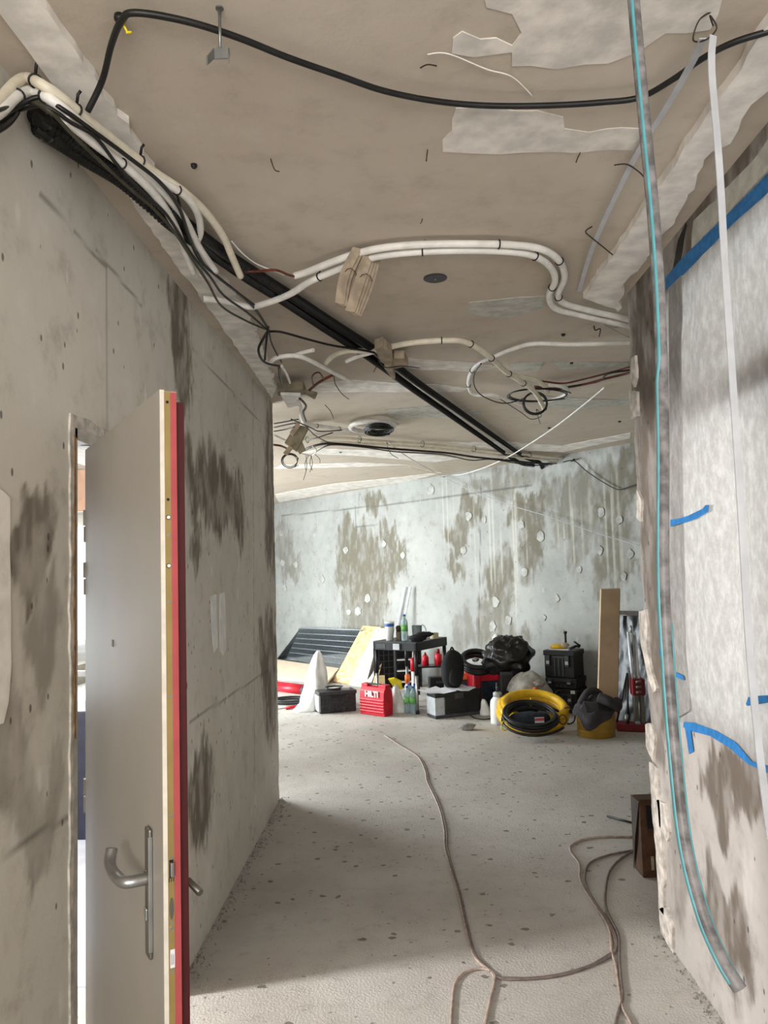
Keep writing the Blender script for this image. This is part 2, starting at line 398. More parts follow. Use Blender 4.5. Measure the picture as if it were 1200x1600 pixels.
def text_mesh(txt, size, m, parent, mtx, extrude=.001, name='lettering', bold=0.):
    cu = bpy.data.curves.new('lettering', 'FONT'); cu.body = txt; cu.size = size; cu.extrude = extrude; cu.align_x = 'CENTER'; cu.align_y = 'CENTER'; cu.offset = bold
    t = bpy.data.objects.new('lettering_curve', cu); COL.objects.link(t)
    dg = bpy.context.evaluated_depsgraph_get(); me = bpy.data.meshes.new_from_object(t.evaluated_get(dg)); bpy.data.objects.remove(t)
    me.materials.clear(); me.materials.append(M[m]); o = bpy.data.objects.new(name, me); COL.objects.link(o); o.parent = parent; o.matrix_local = mtx; return o
def jag(pts, step=.05, amp=.012, seed=1, closed=True):
    rnd = random.Random(seed); out = []; n = len(pts)
    for i in range(n if closed else n-1):
        a, b = Vector(pts[i]), Vector(pts[(i+1) % n]); L = (b-a).length; k = max(1, int(L/step)); out.append(a)
        for q in range(1, k):
            p = a.lerp(b, q/k); out.append(p+Vector((rnd.uniform(-amp, amp), rnd.uniform(-amp, amp), rnd.uniform(-amp, amp))))
    return out

# ------------------------------------------------------------------ the room shell
YE = 5.70      # end of the left wall
YP = 3.585     # end of the right wall
DY0, DY1, DZ = 2.20, 3.13, 2.09    # doorway
fl = MB().box(-9, 7, -4, 20, -.2, 0); struct('floor', fl, 'floor', 'rough pitted grey screed floor')
ce = MB().box(-9, 7, -4, 20, H, H+.2); ceiling = struct('ceiling', ce, 'ceiling', 'bare taupe concrete ceiling with plaster patches')
def grid(mb, y0, yend, z0, z1, x, step=.012):
    """a finely divided wall face whose far edge follows yend(z)"""
    nz = max(2, int((z1-z0)/step)); ny = max(2, int((yend(z0)-y0)/step)); o = len(mb.v)
    for i in range(nz+1):
        z = z0+(z1-z0)*i/nz; ye = yend(z)
        for q in range(ny+1): mb.v.append(Vector((x, y0+(ye-y0)*q/ny, z)))
    for i in range(nz):
        for q in range(ny): a = o+i*(ny+1)+q; mb.f.append((a, a+1, a+ny+2, a+ny+1))
    return o, ny, nz
def ragged(y, seed, amp):
    def f(z):
        c = noise.noise(Vector((z*9, seed, 0)))*.5+noise.noise(Vector((z*31, seed, 4)))*.35
        return y+amp*c-(amp*1.2*max(0, noise.noise(Vector((z*4, seed, 9)))-.2)*2)
    return f
def end_strip(mb, o, ny, nz, dx):
    k = len(mb.v)
    for i in range(nz+1): p = mb.v[o+i*(ny+1)+ny]; mb.v.append(p+Vector((dx, -.004, 0)))
    for i in range(nz): a = o+i*(ny+1)+ny; mb.f.append((a, a+ny+1, k+i+1, k+i))
wl = MB()
wl.box(XL-.2, XL-.001, .2, DY0, 0, H); wl.box(XL-.2, XL-.001, DY0, DY1, DZ, H); wl.box(XL-.2, XL-.001, DY1, YE-.06, 0, H)
grid(wl, .2, lambda z: DY0, 0, H, XL, .016); grid(wl, DY0, lambda z: DY1, DZ, H, XL)
q = grid(wl, DY1, ragged(YE, 3.3, .03), 0, H, XL); end_strip(wl, *q, -.2)
wall_left = struct('wall_left', wl, 'wall_left', 'stained bare concrete wall on the left')
wear(wall_left, 'side', dict(x=XL), stains=[(342, 770, 42, 70), (368, 820, 12, 55), (320, 740, 20, 30), (285, 560, 16, 130), (275, 470, 12, 50), (305, 850, 12, 40), (425, 760, 12, 160), (420, 1050, 14, 120), (40, 850, 28, 90), (60, 790, 30, 60), (315, 1240, 22, 90), (60, 1250, 50, 70, .5), (70, 960, 34, 110, .6), (20, 1230, 40, 120, .6)], pale=[(305, 1110, 9, 26, .35), (330, 1360, 6, 40, .5), (425, 1200, 7, 50, .6), (405, 1240, 6, 40, .5), (60, 330, 14, 40, .4), (60, 590, 5, 26, .5)], joints=[(167, 420, 168, 670, .004), (167, 420, 60, 300, .004), (395, 560, 398, 1240, .003), (296, 1128, 420, 1047, .004), (0, 1338, 108, 1274, .005), (150, 392, 222, 478, .004), (300, 545, 425, 680, .003)])
WZ0, WZ1, WY0, WY1 = 1.03, 2.72, .6, 3.165
wr = MB(); wr.box(XR+.001, XR+.22, -2.8, WY0, 0, H); wr.box(XR+.001, XR+.22, WY0, WY1, 0, WZ0); wr.box(XR+.001, XR+.22, WY0, WY1, WZ1, H); wr.box(XR+.001, XR+.22, WY1, YP-.05, 0, H)
grid(wr, 1.0, lambda z: WY1, 0, WZ0, XR); grid(wr, 1.0, lambda z: WY1, WZ1, H, XR)
q = grid(wr, WY1, ragged(YP, 7.7, .03), 0, H, XR); end_strip(wr, *q, .22)
wall_right = struct('wall_right', wr, 'wall_right', 'stained concrete wall around the covered window on the right')
wear(wall_right, 'side', dict(x=XR), stains=[(1016, 640, 32, 200), (1022, 820, 30, 180), (1030, 1000, 24, 150), (1024, 1100, 16, 90, .8), (1010, 620, 22, 260), (1020, 900, 20, 200), (1130, 1230, 45, 50), (1170, 1260, 50, 60), (1125, 1400, 30, 60), (1140, 1440, 26, 60), (1010, 520, 22, 60), (1060, 1330, 20, 90, .5), (1150, 250, 60, 50), (1080, 370, 40, 60)], pale=[(1165, 1400, 10, 60, .8), (1150, 1520, 30, 50, .5), (1010, 560, 10, 40, .5), (1040, 1280, 12, 60, .6)])
wf = MB(); a = FA-FAR_U*6; b = FB+FAR_U*3.6
wf.slab([(a.x, a.y, 0), (b.x, b.y, 0), (b.x, b.y, H), (a.x, a.y, H)], -FAR_N*.25)
for v in wf.v: v -= FAR_N*.002
a = FA-FAR_U*.6; L = (FB-FA).length+1.4; nu, nz = int(L/.022), int(H/.022); o = len(wf.v)
for i in range(nz+1):
    for q in range(nu+1): p = a+FAR_U*(L*q/nu); wf.v.append(Vector((p.x, p.y, H*i/nz)))
for i in range(nz):
    for q in range(nu): k = o+i*(nu+1)+q; wf.f.append((k, k+1, k+nu+2, k+nu+1))
wall_far = struct('wall_far', wf, 'wall_far', 'pale concrete wall with brown stains behind the tools')
wear(wall_far, 'far', dict(far=0), stains=[(550, 850, 26, 40), (545, 900, 22, 45), (575, 900, 34, 70), (565, 960, 40, 70, .8), (610, 835, 16, 24), (618, 880, 24, 34), (585, 785, 22, 20), (720, 830, 28, 24), (712, 880, 20, 22), (735, 800, 24, 24), (775, 900, 26, 50), (770, 970, 30, 60, .8), (830, 850, 26, 55), (825, 800, 40, 26), (900, 790, 60, 60, .8), (960, 860, 40, 70, .9), (960, 790, 30, 60), (985, 740, 30, 40), (800, 1000, 24, 50, .8), (725, 985, 26, 40, .6), (445, 860, 16, 50, .6), (460, 885, 10, 26, .7), (790, 750, 70, 22, .7), (900, 830, 20, 70, .7)], pale=[(930, 722, 55, 16), (870, 725, 18, 26), (715, 800, 8, 30, .5), (660, 960, 40, 50, .3)], drips=[(890, 790, 40, 110), (780, 850, 60, 150, .8), (960, 850, 30, 150, .8), (700, 800, 24, 90, .6)], joints=[(440, 806, 640, 785, .007), (640, 785, 830, 758, .007), (752, 745, 748, 1000, .006), (555, 790, 556, 830, .006), (556, 823, 590, 819, .006)], dist=.16)
# unseen sides of the place
XW = -5.0
s_ = MB(); s_.box(XW-.25, XW, 5.9, 6.6, 0, H).box(XW-.25, XW, 12.6, 18.5, 0, H).box(XW-.25, XW, 6.6, 12.6, 0, .3).box(XW-.25, XW, 6.6, 12.6, 2.65, H)
struct('wall_far_left', s_, 'concrete_plain', 'concrete wall with the wide window of the far room')
struct('wall_partition', MB().box(XW-.25, -4.3, 5.70, 5.9, 0, H).box(-1.4, XL-.2, 5.5, YE, 0, H).box(-4.3, -1.4, 5.5, 5.7, 2.25, H).box(-4.3, -1.4, 5.5, 5.7, 0, .12), 'concrete_plain', 'concrete wall between the side room and the far room')
struct('wall_far_right', MB().box(XR+.22, 5.6, YP-.25, YP-.02, 0, H).box(5.4, 5.6, YP, 9, 0, H), 'concrete_plain', 'concrete wall hidden behind the pillar')
struct('wall_side_room', MB().box(-4.2, -4.0, .9, 2.1, 0, H).box(-4.2, -4.0, 2.55, 5.5, 0, H).box(-4.2, -4.0, 2.1, 2.55, 0, .95).box(-4.2, -4.0, 2.1, 2.55, 2.5, H).box(-4.2, XL-.2, .7, .9, 0, H), 'concrete_plain', 'walls of the side room behind the door')
struct('wall_back', MB().box(-4.2, -1.4, -3.0, -2.8, 0, H).box(1.3, XR+.22, -3.0, -2.8, 0, H).box(-1.4, 1.3, -3.0, -2.8, 0, .5).box(-1.4, 1.3, -3.0, -2.8, 2.55, H).box(-4.2, -4.0, -2.8, .9, 0, H), 'concrete_plain', 'concrete wall with a window behind the viewer')

# plaster strips left on the ceiling by removed partitions
def strip(name, left, right, th, label, seed, m='plaster'):
    L = [P(*q, z=H) for q in left]; Rr = [P(*q, z=H) for q in right]
    poly = jag(L, .05, .006, seed, False)+[L[-1]]+jag(Rr[::-1], .045, .013, seed+1, False)+[Rr[0]]
    poly = [Vector((p.x, p.y, H)) for p in poly]
    return struct(name, MB().slab(poly, (0, 0, -th)), m, label)
strip('trim_1', [(-300, -455), (-60, -85), (0, 7), (40, 60), (95, 140), (190, 280), (260, 385), (330, 480), (385, 560), (425, 618)], [(-200, -425), (0, -115), (73, 0), (130, 85), (178, 155), (224, 228), (262, 300), (330, 405), (392, 490), (432, 600)], .022, 'white jagged plaster strip along the left ceiling edge', 11)
strip('trim_2', [(1600, -590), (1260, -70), (1200, 19), (1130, 128), (1060, 232), (1000, 322), (950, 398), (911, 456)], [(1600, -470), (1330, -60), (1200, 125), (1158, 170), (1140, 210), (1112, 222), (1060, 320), (1010, 395), (985, 420), (975, 432), (965, 478), (948, 470)], .03, 'white broken plaster strip along the right ceiling edge', 21)
def ceiling_patch(poly, seed, m='plaster_patch', amp=.012, step=.05):
    pts = [P(*q, z=H) for q in poly]; pts = [Vector((p.x, p.y, H)) for p in jag(pts, step, amp, seed)]
    MB().slab(pts, (0, 0, -.003)).build('plaster_patch', m, ceiling)
ceiling_patch([(750, -40), (760, 10), (800, 20), (815, 50), (800, 70), (775, 58), (750, 60), (722, 48), (708, 58), (706, 82), (740, 88), (800, 80), (800, 102), (870, 107), (950, 98), (1000, 78), (1040, 50), (1110, 45), (1130, -10), (1140, -60)], 31)
ceiling_patch([(692, 236), (706, 185), (712, 168), (770, 165), (840, 172), (880, 182), (882, 200), (920, 206), (1002, 200), (990, 234), (900, 238), (780, 240)], 32)
ceiling_patch([(733, 472), (790, 466), (852, 462), (846, 482), (800, 495), (760, 494), (731, 490)], 33, 'plaster_grey')
ceiling_patch([(495, 600), (540, 592), (600, 596), (700, 602), (735, 606), (720, 612), (560, 612), (470, 612)], 34)
ceiling_patch([(610, 556), (660, 562), (735, 566), (790, 572), (745, 580), (650, 576), (600, 568)], 35, 'plaster_patch')
ceiling_patch([(795, 568), (850, 565), (838, 580), (800, 580)], 36, 'plaster_grey')
ceiling_patch([(600, 640), (700, 632), (760, 645), (735, 655), (660, 652), (620, 655)], 37, 'plaster_grey')
ceiling_patch([(500, 700), (620, 704), (720, 716), (680, 722), (560, 712), (470, 708)], 38, 'plaster')
ceiling_patch([(440, 726), (560, 722), (640, 726), (540, 730), (430, 732)], 39, 'plaster')
ceiling_patch([(430, 772), (520, 756), (600, 748), (690, 738), (640, 752), (540, 766), (436, 785)], 40, 'plaster')
ceiling_patch([(700, 690), (800, 690), (880, 696), (985, 676), (985, 684), (880, 706), (780, 702)], 41, 'plaster')
ceiling_patch([(860, 565), (985, 566), (985, 572), (880, 578)], 42, 'plaster_grey')
ceiling_patch([(850, 618), (960, 625), (985, 620), (985, 632), (900, 640), (840, 632)], 43, 'plaster_grey')

# left wall: plaster strip at the frame edge and two painted strokes
def wall_patch(poly, plane, parent, name, m, seed, vec, amp=.006, step=.05):
    pts = jag([P(*q, **plane) for q in poly], step, amp, seed)
    if 'x' in plane: pts = [Vector((plane['x'], p.y, p.z)) for p in pts]
    else: pts = [p-FAR_N*((p.dot(FAR_N))-FAR_D) for p in pts]
    return MB().slab(pts, vec).build(name, m, parent)
wall_patch([(-30, 745), (4, 770), (12, 778), (13, 900), (14, 1040), (10, 1095), (2, 1130), (-30, 1140)], dict(x=XL), wall_left, 'plaster_patch', 'plaster', 51, (.006, 0, 0))
wall_patch([(329, 932), (337, 928), (338, 960), (340, 1010), (334, 1020), (331, 990)], dict(x=XL), wall_left, 'paint_stroke', 'white_paint', 52, (.003, 0, 0), .003)
wall_patch([(343, 928), (350, 924), (352, 960), (353, 1010), (348, 1024), (343, 1015)], dict(x=XL), wall_left, 'paint_stroke', 'white_paint', 53, (.003, 0, 0), .003)
# crumbling plaster along the pillar's corner
for i, poly in enumerate([[(1002, 955), (1012, 952), (1016, 985), (1014, 1010), (1022, 1050), (1030, 1075), (1024, 1082), (1012, 1040), (1004, 1000)],
                          [(1012, 1132), (1020, 1130), (1027, 1150), (1024, 1190), (1020, 1182), (1013, 1165)],
                          [(1018, 1190), (1030, 1200), (1034, 1240), (1037, 1300), (1042, 1370), (1041, 1430), (1034, 1420), (1029, 1330), (1022, 1260)],
                          [(1034, 1420), (1046, 1418), (1055, 1450), (1056, 1490), (1048, 1478), (1036, 1455)],
                          [(990, 560), (996, 555), (998, 590), (994, 605), (988, 585)], [(986, 610), (999, 612), (1000, 650), (990, 655)],
                          [(999, 765), (1006, 780), (1005, 815), (998, 808)], [(1030, 1250), (1042, 1255), (1050, 1300), (1046, 1315), (1034, 1290)]]):
    wall_patch(poly, dict(x=XR), wall_right, 'plaster_crust', 'plaster_crust', 60+i, (-.012, 0, 0), .006, .03)
wall_patch([(1085, 345), (1110, 320), (1140, 290), (1190, 235), (1230, 190), (1230, 262), (1120, 350), (1082, 392)], dict(x=XR), wall_right, 'plaster_patch', 'plaster_grey', 70, (-.004, 0, 0), .008)
# dark slot above the window
wall_patch([(1052, 420), (1060, 375), (1072, 348), (1073, 352), (1066, 395), (1060, 420)], dict(x=XR), wall_right, 'slot', 'black', 71, (-.002, 0, 0), .002)
# tie-hole patches of the far wall
rnd = random.Random(5)
for (px, py, r) in [(673, 765, 9), (733, 806, 8), (757, 812, 6), (775, 940, 9), (770, 979, 9), (795, 969, 8), (845, 838, 9), (940, 800, 8), (968, 812, 8), (938, 860, 8), (985, 866, 8), (440, 833, 6), (442, 880, 6), (463, 882, 6), (503, 905, 7), (541, 860, 6), (575, 935, 8), (560, 955, 8), (545, 957, 6), (783, 1000, 8), (725, 860, 7), (815, 820, 8), (870, 935, 7), (820, 895, 8), (600, 850, 6), (445, 920, 6), (630, 868, 6), (850, 965, 6), (975, 900, 7), (905, 890, 6)]:
    pts = [(px+r*.7*math.cos(q*PI/6)*rnd.uniform(.7, 1.1), py+r*math.sin(q*PI/6)*rnd.uniform(.7, 1.1)) for q in range(12)]
    pts = [P(*q, far=0) for q in pts]
    MB().slab(pts, FAR_N*.01).build('tie_hole_patch', 'tie_patch', wall_far)

# ------------------------------------------------------------------ covered window
win = thing('window_1', 'window opening behind the white sheet', None, (XR+.2, 2, WZ0), 0, None, 'structure')
L_ = Vector((XR+.2, 2, WZ0))
fr = MB().box(XR+.12, XR+.18, WY0, WY1, WZ0, WZ0+.06).box(XR+.12, XR+.18, WY0, WY1, WZ1-.06, WZ1).box(XR+.12, XR+.18, WY1-.06, WY1, WZ0, WZ1).box(XR+.12, XR+.18, WY0, WY0+.06, WZ0, WZ1)
fr.build('frame', 'dark_grey', win, .004, loc=L_)
MB().box(XR+.035, XR+.15, WY0, WY1-.02, 2.16, 2.26).build('transom', 'dark_grey', win, .006, loc=L_)
# sheet: wavy cloth
foot = sorted((P(*q, x=XR).y, P(*q, x=XR).z) for q in ((1058, 1124), (1080, 1138), (1110, 1148), (1140, 1165), (1172, 1192), (1200, 1204)))
def sheet_foot(y):
    if y <= foot[0][0]: return foot[0][1]
    for (a0, b0), (a1, b1) in zip(foot, foot[1:]):
        if y <= a1: return b0+(b1-b0)*(y-a0)/(a1-a0)
    return foot[-1][1]
sm = MB(); nu, nv = 60, 40; y0, y1 = WY0-.1, 3.2
for j in range(nv+1):
    for i in range(nu+1):
        u, v = i/nu, j/nv; y = y0+(y1-y0)*u; zb = sheet_foot(y); zt = 2.775
        z = zb+(zt-zb)*v; e = min(1, u*8, (1-u)*10)*min(1, v*6, (1-v)*6)
        x = XR-.008-e*(.012+.012*math.sin(y*9+v*2.2)+.007*math.sin(y*23+1+v*3)+.006*noise.noise(Vector((y*5, z*3, 0))))
        sm.v.append(Vector((x, y, z)))
for j in range(nv):
    for i in range(nu): k0 = j*(nu+1)+i; sm.f.append((k0, k0+1, k0+nu+2, k0+nu+1))
sheet_parts = [('sheet', sm, 'sheet', True)]
fo = MB(); fo.slab([P(1045, 450, x=XR-.022), P(1066, 430, x=XR-.022), P(1069, 640, x=XR-.024), P(1078, 1110, x=XR-.022), P(1057, 1122, x=XR-.02), P(1049, 900, x=XR-.022)], (-.002, 0, 0)); sheet_parts.append(('folded_edge', fo, 'sheet', False))
def tape(poly, dx=.036, seed=0): 
    pts = jag([P(*q, x=XR-dx) for q in poly], .08, .003, seed); pts = [Vector((XR-dx, p.y, p.z)) for p in pts]
    sheet_parts.append(('tape', MB().slab(pts, (-.0015, 0, 0)), 'tape_blue', False))
tape([(1040, 434), (1062, 408), (1110, 360), (1160, 312), (1240, 232), (1600, -128), (1600, -98), (1240, 262), (1170, 328), (1130, 365), (1085, 412), (1041, 454)], .014, 1)
tape([(1048, 812), (1075, 806), (1098, 795), (1103, 789), (1108, 789), (1107, 799), (1090, 810), (1072, 816), (1048, 823)], .038, 2)
tape([(1069, 1128), (1085, 1129), (1120, 1142), (1150, 1160), (1175, 1190), (1200, 1196), (1260, 1200), (1260, 1218), (1200, 1208), (1168, 1193), (1140, 1168), (1110, 1150), (1078, 1142), (1068, 1136)], .012, 3)
tape([(1070, 1132), (1079, 1136), (1084, 1174), (1077, 1178)], .004, 4)
tape([(1166, 1100), (1170, 1089), (1215, 1086), (1250, 1088), (1250, 1098), (1200, 1098), (1168, 1103)], .038, 5)
tape([(1055, 1050), (1068, 1056), (1069, 1063), (1054, 1057)], .03, 6)
tape([(1030, 1014), (1040, 1008), (1056, 1008), (1056, 1016), (1042, 1026), (1031, 1026)], .01, 7)
wthing('dust_sheet', 'white fleece dust sheet taped over the window', 'dust sheet', sheet_parts)

# ------------------------------------------------------------------ steel door
hinge = Vector((-.982, 2.352, 0)); free = Vector((-.5077, 1.5986, 0)); DW = (free-hinge).length
ang = math.atan2(free.y-hinge.y, free.x-hinge.x)
door = thing('door_1', 'open grey steel door with red back on the left', None, hinge, ang, None, 'structure')
# local: x along the leaf, y<0 is the side facing the viewer? decide the front by the normal
fn = Vector((-math.sin(ang), math.cos(ang), 0)); SG = 1 if fn.dot(Vector((-.85, -.53, 0))) > 0 else -1
def dy(t): return -SG*t      # t grows from the front face to the back
def dbox(x0, x1, t0, t1, z0, z1): 
    a_, b_ = sorted((dy(t0), dy(t1))); return MB().box(x0, x1, a_, b_, z0, z1)
DT = 2.051
leaf = dbox(0, DW, 0, .0085, .012, DT).build('leaf', 'door_grey', door, .002)
MB().box(*[0]*6) if False else None
dbox(0, DW+.0005, .0085, .0095, .012, DT).build('edge_seam', 'door_edge', leaf)
dbox(DW-.004, DW+.0012, .0003, .0095, .012, DT-.001).build('edge_strip', 'door_edge', leaf)
dbox(.01, DW-.001, .0095, .036, .012, DT-.003).build('core', 'door_edge', leaf)
lp = dbox(DW-.001, DW+.0015, .0100, .0222, .012, DT-.004).build('lock_plate', 'brass', door)
dbox(.002, DW+.001, .0225, .036, .012, DT-.004).build('red_edge', 'door_red', door, .001)
dbox(.012, DW-.012, .036, .056, .03, DT-.022).build('back_leaf', 'door_dark_red', door, .001)
# screws, bolts and latch on the lock plate (heights from the photo)
TM = .0161
def onplate(py): return P(261, py, y=free.y).z
def ydisc(cx, t, z, r, name, m, th=.0012, parent=None):
    mb = MB(); n = 14; c = Vector((cx, dy(t), z)); mb.slab([c+Vector((0, r*math.cos(2*PI*k/n), r*math.sin(2*PI*k/n))) for k in range(n)], (th, 0, 0)); return mb.build(name, m, parent or door)
for py in (836, 941, 1089, 1276, 1343, 1444, 1521): ydisc(DW+.0015, TM, onplate(py), .0034, 'screw', 'steel', .0008)
for py in (627, 780): ydisc(DW+.0015, TM, onplate(py), .0032, 'hole', 'black', .0003)
for py in (808, 884): 
    ydisc(DW+.0015, TM, onplate(py), .0052, 'hole', 'black', .0003); ydisc(DW+.0018, TM, onplate(py), .0036, 'bolt', 'white', .003)
z = onplate(1360); dbox(DW+.0014, DW+.0019, .0118, .0206, z-.018, z+.018).build('latch_opening', 'black', door); dbox(DW+.0015, DW+.011, .0135, .0196, z-.014, z+.014).build('latch', 'steel', door, .001)
for dt in (-.0045, 0, .0045): dbox(DW+.0014, DW+.0018, TM+dt-.0008, TM+dt+.0008, onplate(1377)-.004, onplate(1377)+.004).build('slot', 'black', door)
mb = MB(); n = 18; c = Vector((DW+.0013, dy(TM), onplate(1422))); mb.slab([c+Vector((0, .0046*math.cos(2*PI*k/n), .022*math.sin(2*PI*k/n))) for k in range(n)], (.0008, 0, 0)); mb.build('cylinder_cover', 'steel_dark', door)
ydisc(DW+.0015, TM, onplate(1453), .004, 'bolt', 'steel', .002)
z = onplate(1501); st = dbox(DW+.0015, DW+.0018, .0125, .0219, z-.018, z+.018).build('sticker', 'paper', door)
for q in range(4): dbox(DW+.0018, DW+.0019, .0140+.0018*q, .0146+.0018*q, z-.012, z+.010-.003*(q % 2)).build('sticker_print', 'dark_grey', st)
# handle set on the grey face
def onface(px, py):
    d = ray(px, py); nrm = fn*SG; t = (hinge-CAMP).dot(nrm)/d.dot(nrm); q = CAMP+d*t-hinge; return q.dot((free-hinge).normalized()), q.z
u0, zc = onface(235, 1370); _, zt_ = onface(236, 1293); _, zb_ = onface(238, 1500)
HP = u0+.004
hp = dbox(HP-.019, HP+.019, -.009, 0, zb_+.004, zt_).build('handle_plate', 'steel_dark', door, .006)
dbox(HP+.012, HP+.0195, -.0095, -.001, zb_+.02, zt_-.016).build('plate_edge', 'steel', hp, .001)
hl = smooth([(HP, dy(-.005), zc), (HP, dy(-.04), zc), (HP-.012, dy(-.056), zc), (HP-.05, dy(-.06), zc-.001), (HP-.10, dy(-.06), zc-.004), (HP-.135, dy(-.058), zc+.004), (HP-.152, dy(-.05), zc+.025)], 6)
MB().tube(hl, .0128, 12).build('lever', 'steel', door, smooth=True)
MB().tube([(HP, dy(.0), zc), (HP, dy(-.012), zc)], .016, 14).build('rose', 'steel_dark', door, smooth=True)
zk = onface(237, 1428)[1]; dbox(HP-.012, HP+.006, -.0125, -.008, zk-.012, zk+.012).build('key_cylinder', 'steel', hp, .002)
us, zs = onface(176, 1005); dbox(us-.009, us+.009, -.001, 0, zs-.009, zs+.009).build('spy_hole', 'black', door)
# back-side lever end and ring
MB().tube([(HP-.01, dy(.05), zc-.03), (HP-.01, dy(.085), zc-.03), (HP+.03, dy(.098), zc-.045)], .008, 10).build('back_lever', 'steel_dark', door, smooth=True)
zr = onface(295, 1100)[1]; MB().tube([(DW-.05+.011*math.cos(q*PI/6), dy(.062), zr+.011*math.sin(q*PI/6)) for q in range(12)], .003, 6, True).build('back_ring', 'dark_grey', door, smooth=True)
# hinges
for (py, ) in ((822,), (904,), (1245,)):
    zh = P(125, py, y=hinge.y).z
    hg = MB(); hg.tube([(-.012, dy(.006), zh-.05), (-.012, dy(.006), zh-.002)], .009, 12).build('hinge_pin', 'frame_white', door, smooth=True)
    MB().tube([(-.012, dy(.006), zh+.002), (-.012, dy(.006), zh+.05)], .010, 12).build('hinge_knuckle', 'frame_white', door, smooth=True)
    dbox(-.014, .004, .002, .008, zh-.0, zh+.05).build('hinge_leaf', 'frame_white', door)
# frame of the doorway (in the wall)
MB().box(XL-.2, XL-.11, DY0+.02, DY0+.17, 0, DZ).build('light_stop', 'frame_white', door).matrix_parent_inverse = (Matrix.Translation(hinge) @ Matrix.Rotation(ang, 4, 'Z')).inverted()  # unseen block added to keep side-room light out of the hinge gap
df = thing('trim_3', 'pale steel door frame with raw plaster edge in the left wall', None, (XL-.1, DY0, 0), 0, None, 'structure'); LD = Vector((XL-.1, DY0, 0))
MB().box(XL-.2, XL+.004, DY0-.012, DY0+.022, 0, DZ+.01).build('jamb', 'frame_white', df, .003, loc=LD)
MB().box(XL-.2, XL+.004, DY1-.022, DY1+.012, 0, DZ+.01).build('jamb', 'frame_white', df, .003, loc=LD)
hd = MB().box(XL-.2, XL+.004, DY0, DY1, DZ-.03, DZ+.012).build('head', 'frame_white', df, .003, loc=LD)
MB().box(XL-.03, XL-.005, DY0+.12, DY0+.14, DZ-.0315, DZ-.03).build('screw_hole', 'black', hd, loc=LD)
pts = jag([(XL+.002, DY0-.035, 0), (XL+.002, DY0-.012, 0), (XL+.002, DY0-.010, DZ+.01), (XL+.002, DY0-.032, DZ+.03)], .05, .006, 8); MB().slab([Vector((XL, p.y, p.z)) for p in pts], (.006, 0, 0)).build('plaster_edge', 'plaster_crust', df, loc=LD)
pts = jag([(XL, DY0-.03, DZ+.008), (XL, DY1, DZ+.008), (XL, DY1, DZ+.05), (XL, DY0-.03, DZ+.04)], .05, .008, 9); MB().slab([Vector((XL, p.y, p.z)) for p in pts], (.005, 0, 0)).build('plaster_edge', 'plaster_crust', df, loc=LD)
MB().box(XL+.004, XL+.008, DY0-.010, DY0-.002, 1.2, DZ-.02).build('wood_packer', 'wood_raw', df, loc=LD)
# side room seen through the gap
MB_lint = MB().box(-4.3, -1.4, 5.44, 5.5, 2.12, 2.42)
struct('trim_4', MB_lint, 'lintel_brown', 'pinkish brown blind box above the side room window')
c0 = P(125, 1284, z=0); 
tag(MB().box(-2.9, -1.6, 4.9, 5.35, .007, .80).build('storage_cabinet', 'blue_black', None, .01), 'dark blue cabinet seen through the door gap', 'cabinet')
struct('window_2', MB().box(-4.3, -1.4, 5.58, 5.62, .93, .97).box(-4.3, -4.24, 5.56, 5.64, .12, 2.25).box(-1.46, -1.4, 5.56, 5.64, .12, 2.25), 'grey', 'side room window frame seen through the door gap')
MB().box(-3.95, -1.2, 3.2, 5.4, 0.001, .006).build('dust_cover', 'white_floor'); tag(bpy.data.objects['dust_cover'], 'pale dust cover on the floor beyond the door gap', 'dust cover')

# ------------------------------------------------------------------ services on the ceiling
def cpath(pts, dz=.03, k=7, closed=False):
    """pixels of the photograph on the plane hanging dz under the ceiling; a third number replaces dz; ('w', px, py, off) lies on the left wall"""
    out = []
    for q in pts:
        if q[0] == 'w': out.append(P(q[1], q[2], x=XL+q[3]))
        elif q[0] == 'f': out.append(P(q[1], q[2], far=q[3]))
        else: out.append(P(q[0], q[1], z=H-(q[2] if len(q) > 2 else dz)))
    return smooth(out, k, closed)
def ring_at(path, t, r, rad=.003):
    i = max(1, min(len(path)-2, int(t*(len(path)-1)))); c = path[i]; d = (path[i+1]-path[i-1]).normalized()
    up = Vector((0, 0, 1)); a = d.cross(up).normalized(); b = d.cross(a)
    return MB().tube([c+a*(r*math.cos(q*PI/7))+b*(r*math.sin(q*PI/7)) for q in range(14)], rad, 5, True)
def line_thing(name, label, cat, pts, r, m, dz=.03, ties=(), n=10, group=None, rf=None, k=7, tie_r=None, tails=False):
    path = cpath(pts, dz, k); parts = [('tube' if ties else name, MB().tube(path, r, n, rf=rf), m, True)]
    for t in ties:
        parts.append(('cable_tie', ring_at(path, t, (tie_r or r*1.12)), 'black_cable', True))
        if tails:
            i = int(t*(len(path)-1)); c = path[i]; parts.append(('cable_tie_head', MB().tube([c+Vector((0, 0, r)), c+Vector((.008, -.01, r+.022)), c+Vector((.016, -.012, r+.03))], .004, 6), 'black_cable', True))
    return wthing(name, label, cat, parts, group)

line_thing('power_cable', 'thick black cable looping across the near ceiling', 'cable', [(137, 174, .10), (160, 125, .05), (174, 70, .03), (190, 32), (212, 20), (290, 33), (370, 58), (450, 90), (530, 118), (600, 142), (680, 158), (760, 165), (850, 165), (940, 160), (1000, 152), (1050, 125), (1100, 90), (1150, 65), (1230, 40), (1400, -20), (1600, -120)], .0078, 'black_cable', .03)
